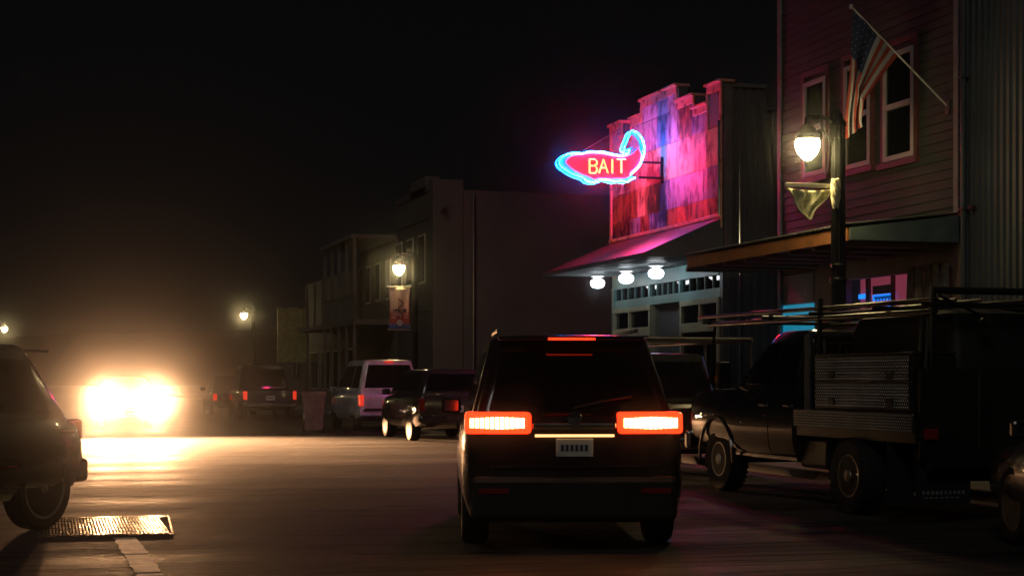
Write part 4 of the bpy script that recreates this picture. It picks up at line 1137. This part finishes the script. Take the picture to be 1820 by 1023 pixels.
for kind in (0, 1):
    g = MB(); yb_, yt_ = ((-.28, -.18), (1.60, .78))[kind]; e = (-.006, .006)[kind]
    P = lambda sx, tv, off: (sx * (.98 - .18 * tv - .13), yb_ + (yt_ - yb_) * tv + off, 1.33 + .64 * tv)
    g.hexa([P(-1, .08, -e * .5), P(1, .08, -e * .5), P(1, .08, e), P(-1, .08, e), P(-1, .9, -e * .5), P(1, .9, -e * .5), P(1, .9, e), P(-1, .9, e)]); g.build(('rear_window', 'windscreen')[kind], glass, tk)
# doors as panels standing just proud of the body, following its section
def side_panel(y0, y1, z0, z1, s, w=TW / 2, zb=.46, zt=1.33, off=.007):
    h = zt - zb
    tab = [(zb + .05, .93), (zb + .22 * h, .985), (zb + .45 * h, 1), (zb + .68 * h, .99), (zb + .88 * h, .965), (zt - .015, .93)]
    def wx(z):
        for (a, wa), (b, wb_) in zip(tab, tab[1:]):
            if a <= z <= b: return w * (wa + (wb_ - wa) * (z - a) / (b - a))
        return w * .93
    zs = sorted([z0, z1] + [a for a, _ in tab if z0 < a < z1])
    g = MB(); g.loft([[(s * (wx(z) - .01), y0, z), (s * (wx(z) + off), y0 + .004, z), (s * (wx(z) + off), y1 - .004, z), (s * (wx(z) - .01), y1, z)] for z in zs])
    return g
for s in (-1, 1):
    for (a, b) in ((-.2, .44), (.455, 1.44)):
        d = side_panel(a, b, .56, 1.31, s).build('door', black_paint, tk, smooth=True)
        handle(d, TW / 2 - .015, a + .16 if s else 0, 1.12, chrome, s)
    side_panel(-.2, 1.5, .49, .53, s, off=.012).build('sill_strip', chrome, tk)
    # tow mirror
    m = B('mirror', plastic, tk, *([(1.08, 1.26, 1.42, 1.52, 1.32, 1.66)] if s > 0 else [(-1.26, -1.08, 1.42, 1.52, 1.32, 1.66)]), bevel=.03)
    xs = sorted((s * 1.1, s * 1.24)); B('mirror_glass', chrome, m, (xs[0], xs[1], 1.412, 1.417, 1.35, 1.63)); xs = sorted((s * 1.262, s * 1.268)); B('marker_lamp', amber_lens, m, (xs[0], xs[1], 1.43, 1.5, 1.40, 1.48))
    g = MB()
    for z in (1.36, 1.56): g.tube([(s * .95, 1.4, z), (s * 1.12, 1.46, z)], .018, 6)
    g.build('mirror_arm', chrome, tk)
    xs = sorted((s * .55, s * .84)); B('headlight', clear_lens, tk, (xs[0], xs[1], 2.98, 3.10, .82, 1.02), bevel=.03)
    # flared wheel lip
    g = MB(); g.tube([(s * (TW / 2 + .0), WY[1] + (TR + .11) * math.cos(R(a)), TR + .02 + (TR + .11) * math.sin(R(a))) for a in range(-5, 186, 10)], .022, 6); g.build('wheel_lip', black_paint, tk, smooth=True)
    wheel(tk, s * (TW / 2 - .15), WY[1], TR, .26, s, 'steel', alloy, .52, True)
    wheel(tk, s * (TW / 2 + .0), WY[0], TR, .27, s, 'steel', M('dusty_steel_rim', (.25, .2, .17), .4, .7, cvar=.4, nscale=10), .54, True)
B('axle', black_steel, tk, (-.95, .95, WY[0] - .07, WY[0] + .07, TR - .08, TR + .08), (-.8, .8, WY[1] - .05, WY[1] + .05, TR - .05, TR + .05), (-.45, -.33, -2.85, 2.9, .52, .68), (.33, .45, -2.85, 2.9, .52, .68))
B('front_bumper', chrome, tk, (-.98, .98, 3.06, 3.2, .5, .74), bevel=.04); B('grille', plastic, tk, (-.5, .5, 3.07, 3.12, .8, 1.05), bevel=.01)
# flatbed
BW = 1.12
bed = B('flatbed', black_steel, tk, (-BW + .03, BW - .03, -3.0, -.36, .96, 1.04), (-BW + .035, BW - .035, -3.0, -.4, .80, .955))
def lozenges(g, x, y0, y1, z0, z1, rows, cols, s, h=.006, lean=0):
    g.cur = 1
    for r_ in range(rows):
        for c_ in range(cols):
            y = y0 + (y1 - y0) * (c_ + .5 + (.25 if r_ % 2 else -.25)) / cols; z = z0 + (z1 - z0) * (r_ + .5) / rows
            dy, dz = (y1 - y0) / cols * .2, (z1 - z0) / rows * .38
            sk = (dy * .9 if r_ % 2 else -dy * .9) * .4
            xx = x + lean * (z - z0)
            g.add([(xx, y - dy, z), (xx + lean * -dz, y - sk, z - dz), (xx, y + dy, z), (xx + lean * dz, y + sk, z + dz), (xx + s * h, y, z)], [(0, 1, 4), (1, 2, 4), (2, 3, 4), (3, 0, 4)])
for s in (-1, 1):
    x0_, x1_ = sorted((s * (BW - .029), s * BW))
    g = MB(); g.box(x0_, x1_, -3.0, -.38, .90, 1.10); lozenges(g, s * BW, -2.98, -.4, .91, 1.09, 6, 70, s)
    g.build('tread_rail', [steel_tread, polished], bed)
# tool boxes along the left side (and their twins on the right)
for s in (-1, 1):
    xo_ = s * 1.04; xi = s * .55
    xs = sorted((xo_, xi))
    tb = B('tool_box', black_steel, tk, (xs[0], xs[1], -2.86, -.75, 1.105, 1.70), bevel=.006)
    for (z0, z1, rows) in ((1.42, 1.69, 8), (1.13, 1.405, 8)):
        g = MB(); a = sorted((xo_ , xo_ + s * .016)); g.box(a[0], a[1], -2.83, -.79, z0, z1)
        lozenges(g, xo_ + s * .016, -2.81, -.81, z0 + .01, z1 - .01, rows, 46, s, h=.009)
        d = g.build('box_door', [steel_tread, polished], tb)
        for yy_ in (-2.45, -1.2):
            a = sorted((xo_ + s * .017, xo_ + s * .035)); la = B('latch', black_steel, d, (a[0], a[1], yy_ - .07, yy_ + .07, z0 + .03, z0 + .11), bevel=.008)
    B('lid_trim', steel_tread, tb, (xs[0] - .01, xs[1] + .01, -2.88, -.73, 1.701, 1.72))
# polished headache post between cab and boxes
g = MB()
for s in (-1, 1): g.tube([(s * .98, -.5, 1.1), (s * .98, -.5, 1.95)], .05, 12)
g.tube([(-.98, -.5, 1.95), (.98, -.5, 1.95)], .045, 10)
for k in range(9): g.box(-.8 + k * .195, -.77 + k * .195, -.51, -.49, 1.1, 1.93)
g.build('headache_rack', dull_steel, tk, smooth=True)
# covered load in the middle of the bed
g = MB(); g.loft([rrect(.53, -2.8, -.62, .1, 1.05), rrect(.53, -2.8, -.62, .1, 1.95), rrect(.48, -2.7, -.7, .1, 2.12), rrect(.3, -2.4, -.95, .1, 2.18)]); g.build('covered_load', M('black_tarp', (.012, .013, .014), .6, bump=.5, bscale=5), tk, smooth=True)
# rack: posts, rails, crossbars, braces
g = MB()
for s in (-1, 1):
    for y in (-2.95, -.55): g.tube([(s * .9, y, 1.1), (s * .86, y, 2.36)], .03, 8)
    g.tube([(s * .86, -3.0, 2.12), (s * .86, 2.6, 2.16)], .03, 8)
    g.tube([(s * .84, -3.0, 2.24), (s * .84, 3.0, 2.27)], .022, 8)
    g.tube([(s * .8, 2.55, 2.16), (s * .75, 2.9, 1.2)], .022, 8)
    for dy in (0, .12): g.tube([(s * .88, -2.9 + dy, 2.05), (s * .97, -2.98 + dy, 1.35)], .022, 8)
for y in (-2.98, -2.0, -.55, .7, 2.5): g.tube([(-1.0, y, 2.19), (1.0, y, 2.19)], .024, 8)
g.tube([(-.86, -3.0, 2.33), (1.05, -3.0, 2.33)], .036, 8)
g.tube([(-.84, -3.02, 2.28), (-.3, -3.02, 2.06)], .014, 6)
g.build('pipe_rack', black_steel, tk, smooth=True)
g = MB()                                                # loose conduit carried on the rack
for (x0_, z0, x1_, z1, y1_) in ((-.7, 2.24, -.55, 2.30, 3.2), (-.6, 2.24, -.2, 2.34, 2.7), (-.3, 2.24, -.1, 2.24, 2.9), (.2, 2.24, .1, 2.26, 3.1)):
    g.tube([(x0_, -2.95, z0), (x1_, y1_, z1)], .02, 7)
g.build('conduit_pipes', dull_steel, tk, smooth=True)
g = MB(); g.lathe([(.05, 0), (.06, .05), (.05, .1)], (-.28, -3.06, 2.02), axis='y', n=12); g.build('work_light', plastic, tk)
# rear end
B('tailboard', black_steel, tk, (-BW + .05, BW - .05, -3.06, -3.01, .62, 1.55), bevel=.01)
B('rear_bumper', black_steel, tk, (-BW + .1, BW - .1, -3.16, -3.065, .55, .72), bevel=.015)
for s in (-1, 1):
    xs = sorted((s * .88, s * 1.04)); B('tail_light', red_lens, tk, (xs[0], xs[1], -3.09, -3.061, .84, .95), bevel=.01)
    xs = sorted((s * .80, s * 1.10))
    mf = B('mud_flap', rubber, tk, (xs[0], xs[1], -2.48, -2.46, .14, .80))
    xs = sorted((s * .45, s * 1.06)); mf = B('mud_flap', rubber, tk, (xs[0], xs[1], -2.98, -2.96, .2, .62))
    g = MB()
    for k in range(10): g.box(min(xs) + .06 + k * .05, min(xs) + .09 + k * .05, -2.984, -2.981, .29, .325)
    for k in range(7): g.box(min(xs) + .08 + k * .06, min(xs) + .12 + k * .06, -2.984, -2.981, .25, .265)
    g.build('flap_lettering', M('faded_grey_print', (.2, .22, .22), .7), mf)
B('reflector_strip', dull_steel, tk, (-.42, -.405, -3.075, -3.062, .75, 1.5)); plate(tk, .3, -3.062, .78)
g = MB(); g.tube([(.45, -.6, .5), (.45, .8, .46)], .1, 10); g.build('exhaust', dull_steel, tk, smooth=True)
g = MB(); g.lathe([(.26, -.6), (.27, -.55), (.27, .55), (.26, .6)], (-.7, .05, .42), axis='y', n=16); 
B('fuel_tank', black_steel, tk, (-.95, -.55, -.9, -.2, .42, .78), bevel=.05)

# ---------------------------------------------------------------- thin haze added for the glow round headlights and neon
hz = MB().box(-340, 340, -70, 395, -1, 14).build('haze', None)
hz['kind'] = 'stuff'
hm = bpy.data.materials.new('haze'); hm.use_nodes = True
N = hm.node_tree.nodes
for n in list(N):
    if n.type != 'OUTPUT_MATERIAL': N.remove(n)
pv = N.new('ShaderNodeVolumePrincipled'); pv.inputs['Density'].default_value = .0013; pv.inputs['Anisotropy'].default_value = .993
pv.inputs['Color'].default_value = (.9, .9, .9, 1)
hm.node_tree.links.new(pv.outputs[0], [n for n in N if n.type == 'OUTPUT_MATERIAL'][0].inputs['Volume'])
hz.data.materials.clear(); hz.data.materials.append(hm)
